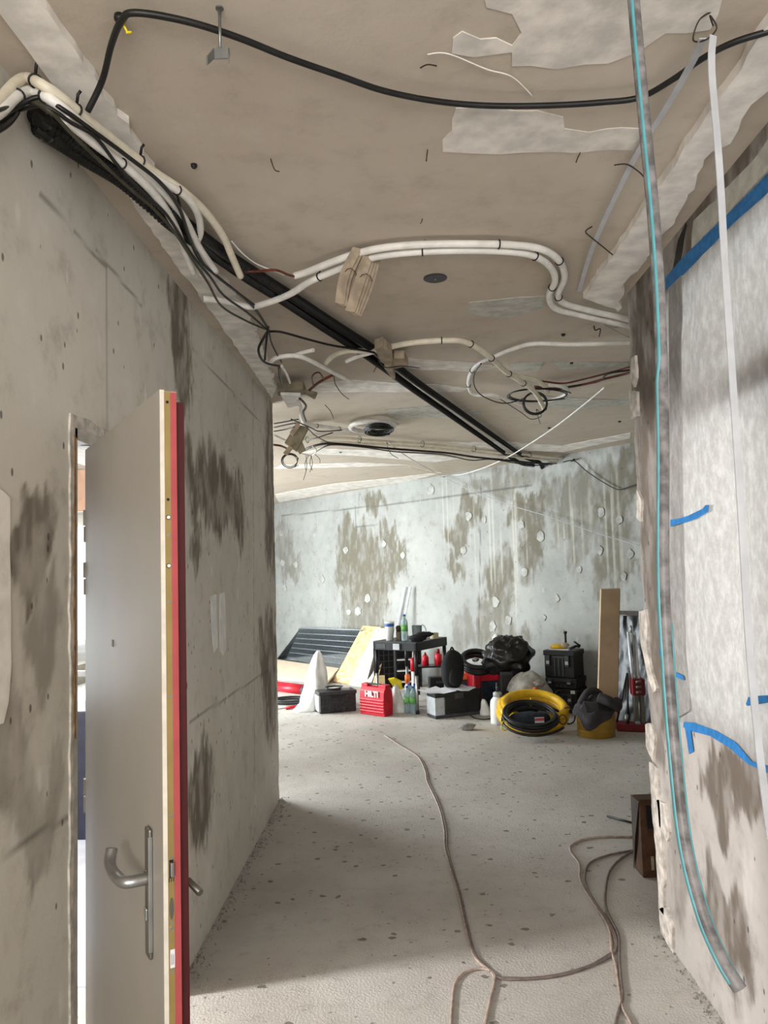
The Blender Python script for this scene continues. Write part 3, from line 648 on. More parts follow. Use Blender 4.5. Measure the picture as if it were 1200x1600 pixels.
# anchor with yellow clip
a = P(187, 24, z=H); wthing('ceiling_anchor', 'black anchor with a bent yellow clip in the ceiling', 'anchor', [('plug', MB().lathe([(.012, 0), (.013, -.01), (.009, -.016)], 12, a), 'black', True), ('clip', MB().tube(smooth([a+Vector((.004, 0, -.014)), a+Vector((.012, -.01, -.03)), a+Vector((.02, -.004, -.045)), a+Vector((.03, -.012, -.05)), a+Vector((.022, -.02, -.056))], 4), .0028, 6), 'yellow_pale', True)])
# threaded hanger
a = P(343, 12, z=H); br = MB(); c = a+Vector((0, 0, -.105)); 
br.slab([c+Vector((-.016, 0, .012)), c+Vector((.018, 0, .012)), c+Vector((.018, 0, -.014)), c+Vector((-.016, 0, -.014))], (0, .003, 0))
br.slab([c+Vector((-.016, 0, .010)), c+Vector((-.016, 0, -.014)), c+Vector((-.026, -.02, -.042)), c+Vector((-.026, -.02, -.022))], (.003, 0, 0)); br.slab([c+Vector((.018, 0, .010)), c+Vector((.018, 0, -.014)), c+Vector((.022, -.024, -.044)), c+Vector((.024, -.02, -.02))], (.003, 0, 0))
wthing('ceiling_hanger', 'galvanised forked hanger on a threaded rod under the ceiling', 'hanger', [('rod', MB().tube([a, c+Vector((0, 0, .01))], .0035, 8), 'zinc', True), ('fork', br, 'zinc', False), ('washer', MB().lathe([(.009, 0), (.009, -.003)], 12, a), 'zinc', False)])

# conduit bundle above the left wall
BG = 'white conduits bundled above the left wall'
line_thing('conduit', 'long outermost white conduit of the left bundle with an open end', 'conduit', [('w', -180, 250, .03), ('w', -40, 180, .05), ('w', -5, 160, .05), ('w', 22, 132, .05), ('w', 42, 122, .06), (66, 133, .08), (95, 152, .09), (140, 190, .09), (190, 229, .08), (240, 268, .07), (285, 298, .06), (322, 332, .05), (348, 368, .06), (362, 400, .08), (376, 432, .1)], .0135, 'cream_pvc', ties=(.33, .47, .62), group=BG, tails=True)
line_thing('conduit', 'white conduit of the left bundle ending beside the black cables', 'conduit', [('w', -180, 270, .03), ('w', -40, 196, .06), ('w', -2, 176, .06), ('w', 25, 152, .06), ('w', 50, 143, .07), (80, 156, .11), (125, 192, .12), (180, 238, .11), (228, 276, .1), (260, 306, .09), (288, 342, .08), (310, 385, .08), (337, 424, .09)], .0135, 'white_pvc', ties=(.27, .4), group=BG)
line_thing('conduit', 'lowest white conduit of the left bundle hanging near the wall', 'conduit', [(100, 185, .14), (150, 226, .14), (205, 268, .13), (245, 308, .12), (272, 350, .11), (288, 390, .11), (302, 427, .12)], .0125, 'white_pvc', ties=(.3,), group=BG)
line_thing('conduit', 'short white conduit curving inside the left bundle', 'conduit', [(170, 228, .1), (240, 276, .09), (288, 305, .07), (308, 332, .06), (313, 362, .06), (306, 384, .07), (308, 408, .09), (314, 430, .1)], .0125, 'white_pvc', ties=(.25,), group=BG)
BK = 'thin cables running with the left conduit bundle'
line_thing('cable', 'black cable lying on the left conduit bundle', 'cable', [('w', -40, 205, .05), ('w', -5, 186, .05), ('w', 25, 168, .06), (62, 152, .1), (100, 172, .13), (150, 208, .14), (200, 245, .13), (250, 285, .11), (280, 325, .1), (296, 372, .1), (314, 408, .1), (342, 434, .1), (372, 458, .08), (398, 482, .07), (418, 512, .06)], .006, 'black_cable', group=BK)
line_thing('cable', 'black cable crossing under the left conduit bundle', 'cable', [('w', 30, 172, .05), (70, 166, .13), (112, 192, .15), (150, 215, .15), (185, 260, .15), (222, 300, .14), (262, 338, .13), (300, 398, .12), (328, 432, .11), (350, 462, .1), (386, 488, .08), (416, 514, .06)], .005, 'black_cable', group=BK)
line_thing('cable', 'dull olive cable trailing lowest under the left bundle', 'cable', [('w', -40, 190, .07), ('w', 0, 172, .07), ('w', 40, 160, .07), (75, 172, .15), (118, 215, .17), (160, 255, .17), (200, 292, .16), (240, 326, .15), (272, 362, .14), (305, 412, .13), (325, 442, .12), (346, 478, .1), (382, 500, .08), (414, 514, .06)], .0048, 'olive_cable', group=BK)
line_thing('cable', 'thin black cable on top of the left bundle', 'cable', [(150, 205, .08), (200, 246, .06), (245, 270, .05), (272, 296, .05), (284, 330, .06), (300, 378, .08), (322, 416, .09), (360, 448, .08), (400, 478, .06)], .004, 'black_cable', group=BK)
line_thing('conduit', 'curled dark conduit end at the left frame edge', 'conduit', [('w', -40, 215, .03), ('w', -8, 200, .03), ('w', 10, 188, .03), ('w', 22, 172, .03)], .015, 'black_pipe')
# twin corrugated pipes
def corr(t): return 1+.07*math.sin(t*1500)
PP = [('w', 40, 168, -.06), ('w', 62, 186, .035), ('w', 95, 206, .06), ('w', 135, 232, .09), ('w', 180, 262, .13), ('w', 225, 295, .18), ('w', 262, 326, .23), (300, 358, .055), (345, 392, .045), (400, 428, .04), (460, 466, .04), (520, 505, .04), (590, 550, .04), (650, 596, .04), (710, 638, .04), (770, 680, .04), (820, 714, .04), (842, 722, .07), (848, 732, .12)]
PQ = [('w', 44, 186, -.06), ('w', 66, 204, .03), ('w', 100, 226, .05), ('w', 140, 252, .07), ('w', 186, 280, .105), ('w', 226, 314, .15), ('w', 260, 344, .2), (292, 368, .07), (335, 398, .05), (390, 436, .04), (450, 474, .04), (510, 514, .04), (580, 560, .04), (640, 604, .04), (700, 646, .04), (760, 688, .04), (810, 722, .045), (836, 728, .075), (842, 736, .12)]
for nm, pts in (('upper', PP), ('lower', PQ)):
    path = cpath(pts, .04, 60); L = 0
    mb = MB(); acc = [0]
    for i in range(1, len(path)): acc.append(acc[-1]+(path[i]-path[i-1]).length)
    # resample evenly so the corrugation is even
    S = .0075; pts2 = []; j = 0; d = 0
    while d < acc[-1]:
        while acc[j+1] < d: j += 1
        t = (d-acc[j])/max(1e-9, acc[j+1]-acc[j]); pts2.append(path[j].lerp(path[j+1], t)); d += S
    cnt = [0]
    N = len(pts2)
    mb.tube(pts2, .0235, 14, rf=lambda t: 1.0 if int(round(t*(N-1))) % 2 else .82)
    wthing('corrugated_pipe', 'black corrugated pipe crossing the ceiling, %s of the pair' % nm, 'pipe', [('corrugated_pipe', mb, 'black_pipe', False)], 'pair of black corrugated pipes across the ceiling')

# white conduits of the S bend
line_thing('conduit', 'white conduit with a long S bend, nearer of the pair', 'conduit', [(317, 467, .05), (352, 471, .05), (390, 479, .06), (415, 474, .07), (452, 460, .07), (484, 440, .06), (520, 424, .05), (560, 409, .045), (600, 399, .04), (660, 393, .04), (740, 391, .04), (805, 394, .04), (840, 402, .04), (862, 420, .04), (867, 440, .04), (858, 462, .045), (868, 482, .05), (905, 492, .05), (950, 502, .05), (1040, 522, .05)], .0145, 'white_pvc', ties=(.29, .48, .63, .76), group='white S-bend conduits', tails=True)
line_thing('conduit', 'white conduit with a long S bend, farther of the pair', 'conduit', [(460, 431, .05), (480, 425, .045), (520, 409, .04), (558, 396, .03), (600, 387, .03), (660, 382, .03), (740, 381, .03), (805, 383, .03), (848, 390, .03), (874, 408, .03), (882, 434, .03), (872, 460, .035), (882, 474, .04), (920, 485, .04), (960, 494, .04), (1040, 512, .04)], .0145, 'white_pvc', ties=(.2, .44, .6, .76), group='white S-bend conduits')
line_thing('cable', 'red-brown wire peeking from the S-bend conduit', 'cable', [(370, 424, .06), (400, 424, .06), (430, 422, .07), (452, 430, .06), (468, 433, .05)], .005, 'copper_cable')
line_thing('cable', 'thin white wire beside the black pipes', 'cable', [(362, 377, .05), (378, 395, .06), (400, 412, .06), (430, 424, .06), (444, 430, .06)], .0025, 'white_pvc')

# beige pads hanging by the S bend
def pad(label, base, px0, px1, wv, lean):
    a = P(*px0, z=H-.02); b = P(*px1, y=a.y-.05); L = base; parts = []
    for i in range(4):
        off = Vector((.008*i-.012, .02*i-.03, 0)); mid = a.lerp(b, .5)+Vector((lean, 0, 0))
        path = smooth([a+off, mid+off*1.2, b+off*.9], 5); mb = MB()
        for q in range(len(path)-1):
            w0 = Vector((wv, .012, 0)); mb.slab([path[q]-w0, path[q]+w0, path[q+1]+w0, path[q+1]-w0], (0, .014, .002))
        parts.append(('layer', mb, 'foam', False))
    i = len(path)//2; c = a.lerp(b, .45)+Vector((lean, 0, 0)); 
    parts.append(('tie_wire', MB().tube([c+Vector((wv*1.5*math.cos(q*PI/5), .05*math.sin(q*PI/5), .01*math.sin(q))) for q in range(10)], .0015, 5, True), 'dark_brown', True))
    wthing('insulation_pad', label, 'pad', parts, 'beige layered pads hanging from the S-bend conduit')
pad('beige layered pad hanging from the white conduit, left one', 0, (564, 392), (536, 478), .017, -.012)
pad('beige layered pad hanging from the white conduit, right one', 0, (582, 398), (552, 490), .019, .004)

# round cover
a = P(680, 434, z=H); wthing('ceiling_cover', 'round dark grey cover plate on the bare ceiling', 'cover', [('disc', MB().lathe([(.052, 0), (.052, -.004), (.046, -.007)], 24, a), 'dark_grey', False), ('screw', MB().lathe([(.004, -.007), (.004, -.01)], 8, a), 'steel', False)])

# cream conduit, its collar of pads and the ring bundle
line_thing('conduit', 'cream conduit bending down past the wire coil', 'conduit', [(606, 543, .06), (640, 536, .06), (690, 532, .06), (722, 533, .06), (745, 543, .07), (768, 560, .08), (792, 582, .09), (815, 597, .1), (835, 612, .12), (846, 630, .15), (851, 641, .18)], .016, 'cream_pvc', ties=(.2, .36, .5, .62, .72), tails=False)
line_thing('conduit', 'short cream conduit branch beside the red-brown cables', 'conduit', [(795, 583, .07), (815, 588, .06), (838, 594, .06), (850, 603, .08), (856, 613, .1)], .014, 'cream_pvc')
line_thing('conduit', 'cut cream conduit piece left of the pipe collar', 'conduit', [(509, 567, .07), (522, 555, .06), (545, 548, .06), (575, 549, .06), (596, 548, .07)], .015, 'cream_pvc')
line_thing('conduit', 'white cut conduit piece left of the pipe collar', 'conduit', [(541, 565, .08), (556, 558, .07), (580, 551, .07), (600, 546, .07)], .012, 'white_pvc')
cp = []
for (poly, off) in (([(585, 545), (598, 540), (612, 552), (614, 565), (604, 572), (594, 566)], .11), ([(603, 570), (616, 560), (632, 560), (638, 572), (622, 576), (606, 578)], .09), ([(600, 576), (612, 572), (618, 592), (614, 595)], .13)):
    cp.append(('pad', MB().slab([P(*q, z=H-off) for q in poly], (0, 0, .05)), 'foam', False, .006))
cp.append(('cable_tie', MB().tube(smooth([P(590, 560, z=H-.13), P(602, 574, z=H-.14), P(628, 572, z=H-.12), P(655, 575, z=H-.08)], 5), .003, 6), 'black_cable', True))
cp.append(('cable_tie', MB().tube([P(592, 566, z=H-.12), P(584, 581, z=H-.13)], .003, 6), 'black_cable', True))
wthing('pipe_collar', 'beige pads strapped around the black pipes', 'pipe collar', cp)
line_thing('conduit', 'white conduit from the pillar curling into a ring', 'conduit', [(1040, 532, .03), (985, 535), (900, 538), (835, 537), (802, 545), (772, 557), (748, 568), (735, 584), (732, 602), (740, 616, .06), (768, 617, .08), (797, 625, .09), (822, 632, .09), (852, 628, .08), (884, 616, .07), (884, 606, .06), (858, 601, .05)], .0125, 'white_pvc', .035, ties=(.42, .5), group=None)
def coil(name, label, cat, c, ax, ay, r, turns, m, seed, spread=.02, group=None, extra=(), n=6, jit=.06):
    rnd = random.Random(seed); pts = []; K = 22
    az = ax.cross(ay).normalized()
    for t in range(turns):
        e = rnd.uniform(1-jit, 1+jit); o = az*rnd.uniform(-spread, spread)+ax*rnd.uniform(-.04, .04)+ay*rnd.uniform(-.04, .04)
        for q in range(K):
            an = 2*PI*q/K; f = q/K; pts.append(c+ax*(math.cos(an)*e)+ay*(math.sin(an)*e)+o)
    # soften the joints between turns
    sm_ = [sum((pts[max(0, min(len(pts)-1, i+d))] for d in range(-3, 4)), Vector())/7 for i in range(len(pts))]
    parts = [('loops', MB().tube(sm_, r, n), m, True)]+list(extra)
    return wthing(name, label, cat, parts if extra else [(name, parts[0][1], m, True)], group)
c = P(836, 630, z=H-.16); yc = c.y
ax = P(858, 630, y=yc)-c; ay = P(836, 610, y=yc)-c
coil('wire_coil', 'coil of thin black wires hanging at the cream conduit', 'cable coil', c, ax, ay, .0045, 6, 'black_cable', 4, .015)
c = P(840, 616, z=H-.1); coil('wire_coil', 'wide flat loop of black wires above the hanging coil', 'cable coil', c, P(892, 616, z=H-.1)-c, P(846, 604, z=H-.1)-c, .004, 3, 'black_cable', 5, .012)
line_thing('cable', 'long thin black wire loop left of the wire coil', 'cable', [(752, 568, .06), (741, 585, .08), (742, 605, .1), (756, 620, .12), (785, 630, .12), (812, 625, .11), (835, 612, .1)], .004, 'black_cable')
line_thing('cable', 'black wire with a loose end under the white ring', 'cable', [(770, 616, .06), (795, 632, .1), (815, 645, .12), (830, 655, .13), (846, 650, .13), (838, 640, .14), (844, 662, .15)], .003, 'black_cable')
RB = 'red-brown cables coming from behind the pillar'
line_thing('cable', 'red-brown cable from the pillar to the coil, upper', 'cable', [(1040, 556, .04), (985, 573), (950, 583), (910, 593), (880, 599), (850, 596), (838, 594)], .006, 'copper_cable', .04, group=RB)
line_thing('cable', 'red-brown cable from the pillar to the coil, lower', 'cable', [(1040, 562, .06), (985, 582), (945, 592), (915, 600), (880, 606), (855, 607), (836, 604)], .008, 'copper_cable', .05, group=RB)
line_thing('cable', 'black cable running along the red-brown cables', 'cable', [(1040, 566, .06), (985, 578), (950, 584), (935, 596), (890, 604), (860, 609), (845, 606)], .006, 'black_cable', .05)
# ring bundle on the left with wires
c = P(582, 668, z=H-.05); coil('conduit_ring', 'white conduit wound into a flat ring on the far ceiling', 'conduit', c, P(622, 668, z=H-.05)-c, P(584, 657, z=H-.05)-c, .017, 3, 'white_pvc', 7, .02, jit=.03, n=8)
c = P(592, 672, z=H-.09); coil('wire_coil', 'tangle of black wires inside the white conduit ring', 'cable coil', c, P(617, 672, z=H-.09)-c, P(593, 664, z=H-.09)-c, .006, 9, 'black_cable', 9, .03, jit=.3)
line_thing('conduit', 'white conduit running to the flat ring', 'conduit', [(470, 662), (500, 666), (530, 670), (545, 673)], .016, 'white_pvc', .05, ties=(.3, .7))
line_thing('cable', 'black wire beside the white ring conduit', 'cable', [(455, 655, .09), (485, 668, .08), (500, 674, .08), (535, 672, .07)], .005, 'black_cable')
# cross bundle of the far ceiling
CB = 'conduits and cables strapped across the far ceiling'
line_thing('conduit', 'cream conduit crossing the far ceiling, upper of the strapped pair', 'conduit', [(470, 688), (520, 684), (580, 688), (650, 693), (720, 699), (790, 707), (850, 713), (880, 716)], .014, 'cream_pvc', .04, ties=(.05, .25, .45, .62, .8), group=CB, tie_r=.03)
line_thing('conduit', 'cream conduit crossing the far ceiling, lower of the strapped pair', 'conduit', [(500, 691), (560, 692), (650, 698), (720, 704), (790, 712), (850, 718), (870, 719)], .012, 'cream_pvc', .06, group=CB)
line_thing('cable', 'black cable sagging under the far conduits, thicker one', 'cable', [(470, 706, .12), (490, 697, .1), (515, 693), (560, 696), (600, 700), (650, 704), (700, 708), (740, 714), (780, 718), (820, 722), (860, 725), (882, 725), (897, 718)], .011, 'black_cable', .09, group=CB)
line_thing('cable', 'black cable sagging under the far conduits, thinner one', 'cable', [(486, 712, .12), (500, 702, .12), (520, 695), (570, 699), (620, 706), (690, 710), (735, 719), (770, 718), (830, 727), (870, 724)], .006, 'black_cable', .1, group=CB)
line_thing('cable', 'dark wire drooping down the far wall towards the pillar', 'cable', [('f', 880, 722, .12), ('f', 897, 720, .08), ('f', 915, 735, .05), ('f', 940, 752, .04), ('f', 966, 765, .04), ('f', 985, 760, .04), ('f', 1010, 752, .04)], .006, 'black_cable')
# junction boxes and tangle at the wall end
jb = [('box', MB().slab([P(433, 612, z=H-.1), P(474, 608, z=H-.1), P(478, 617, z=H-.1), P(434, 619, z=H-.1)], (0, 0, .06)), 'foam_olive', False, .006), ('lid', MB().slab([P(474, 612, z=H-.12), P(496, 617, z=H-.12), P(492, 625, z=H-.12), P(476, 616, z=H-.12)], (0, 0, .02)), 'foam_olive', False, .004), ('flap', MB().slab([P(438, 617, z=H-.12), P(470, 618, z=H-.12), P(468, 634, z=H-.12), P(450, 638, z=H-.12)], (0, 0, .02)), 'white_pvc', False, .004)]
wthing('junction_box', 'beige junction box hanging open above the wall end', 'junction box', jb)
y_ = P(460, 690, z=H-.16).y
jb = [('box', MB().slab([P(444, 692, y=y_), P(466, 656, y=y_), P(482, 668, y=y_), P(463, 706, y=y_)], (0, .05, 0)), 'foam_olive', False, .008), ('lid', MB().slab([P(452, 676, y=y_-.03), P(468, 653, y=y_-.03), P(474, 658, y=y_-.03), P(458, 682, y=y_-.03)], (0, .02, 0)), 'foam', False, .005), ('flap', MB().slab([P(442, 708, y=y_-.02), P(452, 695, y=y_-.02), P(458, 700, y=y_-.02), P(448, 712, y=y_-.02)], (0, .02, 0)), 'foam', False, .004), ('flap', MB().slab([P(464, 704, y=y_-.02), P(472, 690, y=y_-.02), P(477, 702, y=y_-.02), P(468, 710, y=y_-.02)], (0, .02, 0)), 'foam_olive', False, .004)]
wthing('junction_box', 'tilted beige junction box dangling among loose wires', 'junction box', jb)
for i, (pts, r, m, lab) in enumerate([
    ([(420, 515, .06), (412, 528, .1), (404, 545, .14), (408, 560, .16), (418, 568, .16), (436, 572, .14)], .0065, 'black_cable', 'black cable loop drooping above the wall end'),
    ([(419, 510, .06), (416, 535, .12), (414, 562, .15)], .006, 'black_cable', 'black cable hanging straight above the wall end'),
    ([(420, 518, .06), (440, 519, .07), (480, 530, .07), (520, 540, .07), (560, 546, .07), (590, 552, .08)], .006, 'black_cable', 'black cable running from the tie to the pipe collar'),
    ([(420, 516, .06), (424, 535, .08), (432, 552, .1), (440, 566, .1)], .004, 'black_cable', 'thin black wire below the cable tie by the wall'),
    ([(436, 572, .13), (438, 590, .13), (443, 606, .12)], .008, 'black_cable', 'black cables dropping into the upper junction box'),
    ([(440, 572, .12), (448, 585, .12), (453, 598, .11)], .008, 'white_pvc', 'white conduit stub above the upper junction box'),
    ([(478, 615, .1), (495, 600, .1), (508, 592, .1), (520, 586, .09)], .009, 'copper_cable', 'red-brown cable stub beside the upper junction box'),
    ([(490, 604, .1), (488, 588, .11), (498, 582, .11), (506, 592, .11)], .005, 'copper_cable', 'bent red-brown wire above the upper junction box'),
    ([(468, 622, .12), (478, 634, .13), (474, 645, .13), (478, 658, .13)], .008, 'black_cable', 'black wires between the two junction boxes'),
    ([(464, 622, .12), (470, 636, .13), (470, 650, .13), (474, 660, .13)], .01, 'white_pvc', 'white wires between the two junction boxes'),
    ([(522, 588, .1), (524, 600, .1), (534, 615, .06), (545, 624, .01)], .003, 'dark_brown', 'thin bent wire hanging below the cut conduit'),
    ([(428, 662, .1), (446, 659, .1), (466, 655, .1)], .005, 'black_cable', 'black wire at the wall end, upper'),
    ([(428, 668, .1), (446, 664, .1), (462, 661, .1)], .005, 'black_cable', 'black wire at the wall end, middle'),
    ([(428, 674, .1), (446, 671, .1), (460, 667, .1)], .005, 'black_cable', 'black wire at the wall end, lower'),
    ([(428, 680, .08), (450, 690, .1), (462, 696, .12)], .011, 'white_pvc', 'white conduit behind the tilted junction box'),
    ([(428, 695, .1), (440, 697, .1), (450, 702, .1)], .01, 'copper_cable', 'copper coloured cable end behind the wall edge'),
    ([(480, 668, .12), (492, 680, .1), (510, 690, .09), (522, 692, .08)], .005, 'black_cable', 'black wire from the tilted box to the far bundle'),
    ([(478, 690, .12), (495, 684, .12), (520, 676, .1)], .005, 'black_cable', 'stray black wire right of the tilted box'),
    ([(470, 708, .16), (486, 712, .16), (494, 704, .15), (488, 697, .14)], .006, 'white_pvc', 'curled white wire below the tilted box'),
    ([(508, 633, .03), (516, 642, .05), (521, 654, .06)], .003, 'dark_brown', 'thin tie wire on the plastered far ceiling'),
    ]): line_thing('cable', lab, 'cable', pts, r, m, .06)
line_thing('conduit', 'bent white conduit piece sticking out above the wall end', 'conduit', [(419, 570, .12), (430, 560, .11), (448, 556, .1), (462, 556, .1), (480, 561, .1), (505, 574, .09), (530, 587, .08), (545, 594, .07)], .013, 'white_pvc')
line_thing('conduit', 'short white conduit tip above the bent piece', 'conduit', [(455, 557, .09), (472, 551, .08), (490, 547, .08)], .011, 'white_pvc')
yc = P(452, 715, z=H-.2).y; c = P(453, 720, y=yc); coil('wire_coil', 'thin black wire rings hanging below the tilted box', 'cable coil', c, P(468, 720, y=yc)-c, P(453, 707, y=yc)-c, .004, 3, 'black_cable', 12, .02, jit=.15)
for i, (x0, y0, x1, y1) in enumerate([(478, 712, 474, 750), (482, 712, 478, 735), (486, 712, 484, 738), (487, 712, 488, 735), (492, 710, 500, 724)]):
    a, b = P(x0, y0, y=yc), P(x1, y1, y=yc); MBw = MB().tube(smooth([a, a.lerp(b, .5)+Vector((.02*(-1)**i, 0, 0)), b], 4), .003, 5)
    wthing('loose_wire', 'grey wire end dangling below the tilted box, '+('longest and leftmost', 'second from the left', 'middle one', 'second from the right', 'rightmost and slanting')[i], 'wire', [('loose_wire', MBw, 'dark_grey', True)], 'grey wire ends dangling below the tilted junction box')
# cords
line_thing('cord', 'white cord from the flat ring down to the far wall', 'cord', [(606, 690, .06), (625, 706, .08), (650, 722, .08), (675, 736, .06), (692, 746, .03)], .007, 'white_pvc')
line_thing('cord', 'long white cord sagging across the far ceiling', 'cord', [(945, 605, .02), (910, 634, .05), (870, 665, .07), (830, 692, .08), (790, 716, .08), (750, 733, .07), (715, 742, .04), (680, 740, .03), (640, 730, .03)], .006, 'white_pvc')
line_thing('cord', 'thin grey cord strung in front of the far wall', 'cord', [('f', 692, 746, .1), ('f', 740, 768, .1), ('f', 800, 790, .1), ('f', 860, 808, .1), ('f', 930, 832, .1), ('f', 1000, 853, .1), ('f', 1020, 860, .1)], .005, 'grey')
line_thing('cable', 'thin wire lying from the white ring to the pipes', 'cable', [(605, 690, .05), (606, 700, .07), (612, 710, .08), (622, 716, .08)], .004, 'black_cable')
# small leftovers on the ceiling
def nailwire(pts, lab, r=.0018, m='dark_brown'): line_thing('tie_wire', lab, 'wire', pts, r, m, .02, group='bent tie wires left in the ceiling')
nailwire([(423, 248, .0), (426, 258, .02), (430, 266, .03), (436, 268, .02)], 'bent tie wire on the ceiling right of the black anchor')
nailwire([(657, 106, .01), (668, 101, .02), (682, 103, .01)], 'short bent wire on the ceiling beside the big plaster patch')
nailwire([(668, 234, .0), (667, 243, .03), (666, 252, .04)], 'thin wire hanging left of the lower plaster patch')
nailwire([(907, 238, .0), (903, 246, .03), (900, 254, .04)], 'thin wire hanging below the lower plaster patch')
nailwire([(660, 342, .0), (659, 346, .02), (657, 349, .02)], 'tiny wire stub above the S-bend conduit')
nailwire([(928, 509, .0), (930, 516, .03), (938, 514, .03), (936, 526, .06)], 'small black wire loop under the S-bend conduit', .003, 'black_cable')
nailwire([(972, 508, .02), (960, 512, .03), (945, 508, .02), (985, 528, .03)], 'thin pale wire stretched beside the pillar', .002, 'grey')
nailwire([(668, 85, .01), (700, 84, .01), (760, 108, .01), (800, 120, .01), (832, 150, .01)], 'long fine pale wire along the plaster patch', .0015, 'white_pvc')
for i, (px, py, r, lab) in enumerate([(303, 257, .010, 'black hole plug in the ceiling near the left bundle'), (880, 522, .012, 'black hole plug in the ceiling below the S bend'), (893, 566, .012, 'black hole plug in the ceiling left of the pillar'), (858, 668, .014, 'black plug on the far ceiling under the red-brown cables'), (968, 658, .014, 'black plug on the far ceiling beside the pillar'), (749, 677, .014, 'black plug on the far ceiling beside the black pipes'), (532, 706, .016, 'black plug on the far ceiling above the far wall')]):
    a = P(px, py, z=H); wthing('hole_plug', lab, 'plug', [('hole_plug', MB().lathe([(r, 0), (r, -.006), (r*.6, -.012)], 10, a), 'black', False)], 'black hole plugs in the ceiling')

# clear strap over the hook, and the clear hose
hk = P(1112, 18, z=H); tip = P(1103, 58, z=H-.09); path = smooth([hk, hk+Vector((-.03, -.0, -.02)), hk+Vector((-.042, .01, -.06)), tip+Vector((0, 0, -.006)), tip+Vector((.025, 0, .02)), tip+Vector((.012, 0, .05)), hk+Vector((.01, .02, -.02))], 6)
wthing('wire_hook', 'bent wire hook holding the clear strap under the ceiling', 'hook', [('wire_hook', MB().tube(path, .002, 6), 'dark_brown', True)])
def ribbon(path, wd, side, th=.0012):
    mb = MB(); n = len(path)
    for i, p in enumerate(path):
        s1 = side(i/(n-1)) if callable(side) else side; t = (path[min(n-1, i+1)]-path[max(0, i-1)]).normalized(); s1 = (s1-t*s1.dot(t)).normalized(); nn = t.cross(s1)*th
        mb.v += [p-s1*wd-nn, p+s1*wd-nn, p+s1*wd+nn, p-s1*wd+nn]
    for i in range(n-1):
        for q in range(4): mb.f.append((i*4+q, i*4+(q+1) % 4, i*4+4+(q+1) % 4, i*4+4+q))
    mb.f += [(3, 2, 1, 0), tuple((n-1)*4+q for q in range(4))]; return mb
y0 = tip.y
pa = smooth([tip+Vector((.012, -.01, -.004)), P(1112, 110, y=y0-.02), P(1124, 260, y=y0-.03), P(1133, 420, y=y0-.05), P(1145, 600, y=y0-.06), P(1158, 800, y=y0-.07), P(1170, 1000, y=y0-.08), P(1184, 1150, y=y0-.08), P(1196, 1250, y=y0-.08), P(1204, 1310, y=y0-.08)], 6)
pb = smooth([tip+Vector((-.004, .004, 0)), P(1080, 100, z=H-.06), P(1040, 170, z=H-.03), P(1000, 232, z=H-.02), P(965, 300, z=H-.03), P(935, 365, z=H-.035), P(918, 410, z=H-.03), P(905, 455, z=H-.012)], 6)
wthing('clear_strap', 'milky clear plastic strap hanging from the ceiling hook', 'strap', [('hanging_length', ribbon(pa, .0085, Vector((1, .25, 0))), 'strap', False), ('ceiling_length', ribbon(pb, .009, Vector((1, .3, 0))), 'strap', False)])
nailwire([(925, 354, .0), (915, 362, .03), (925, 372, .04), (945, 388, .03), (962, 402, .02)], 'dark tie wire holding the strap near the white strip', .0025)
nailwire([(960, 258, .02), (980, 257, .03), (1000, 270, .02), (1008, 280, .01)], 'dark tie wire crossing the strap below the plaster patch', .0022)
HY = 1.5
hp_ = [Vector((P(980, -200, y=HY).x, HY, H)), P(984, -100, y=HY), P(988, -30, y=HY), P(995, 60, y=HY), P(1008, 200, y=HY), P(1022, 350, y=HY), P(1031, 500, y=HY), P(1036, 700, y=HY), P(1036, 900, y=HY-.01), P(1043, 1040, y=HY-.02), P(1054, 1180, y=HY-.04), P(1070, 1320, y=HY-.07), P(1098, 1430, y=HY-.1), P(1128, 1500, y=HY-.13), P(1156, 1546, y=HY-.15)]
hp_ = smooth(hp_, 6); parts = [('hose_wall', MB().tube(hp_, .0122, 14), 'hose_clear', True)]
for sgn, name in ((-1, 'stripe'), (1, 'stripe')):
    mb = MB(); side = [p+Vector((sgn*.0095, -.0035, 0)) for p in hp_]
    if sgn > 0: side = side[len(side)*6//10:]
    else: side = [p+Vector((.004 if i < len(side)*.45 else 0, -.004 if i < len(side)*.45 else 0, 0)) for i, p in enumerate(side)]
    parts.append((name, mb.tube(side[:-2], .0042, 8), 'teal', True))
wthing('water_hose', 'smoky clear hose with teal stripe hanging near the window', 'hose', parts)

# ------------------------------------------------------------------ things on the floor of the far room
def frame_from(pl, pr):
    """floor pixels of a front edge's left and right end: base point, heading, length"""
    a, b = G(*pl), G(*pr); d = b-a; return a, math.atan2(d.y, d.x), d.length
def slab4(p0, p1, p2, p3, th, n=None):
    n = n or (p1-p0).cross(p3-p0).normalized(); return MB().slab([p0, p1, p2, p3], n*th)
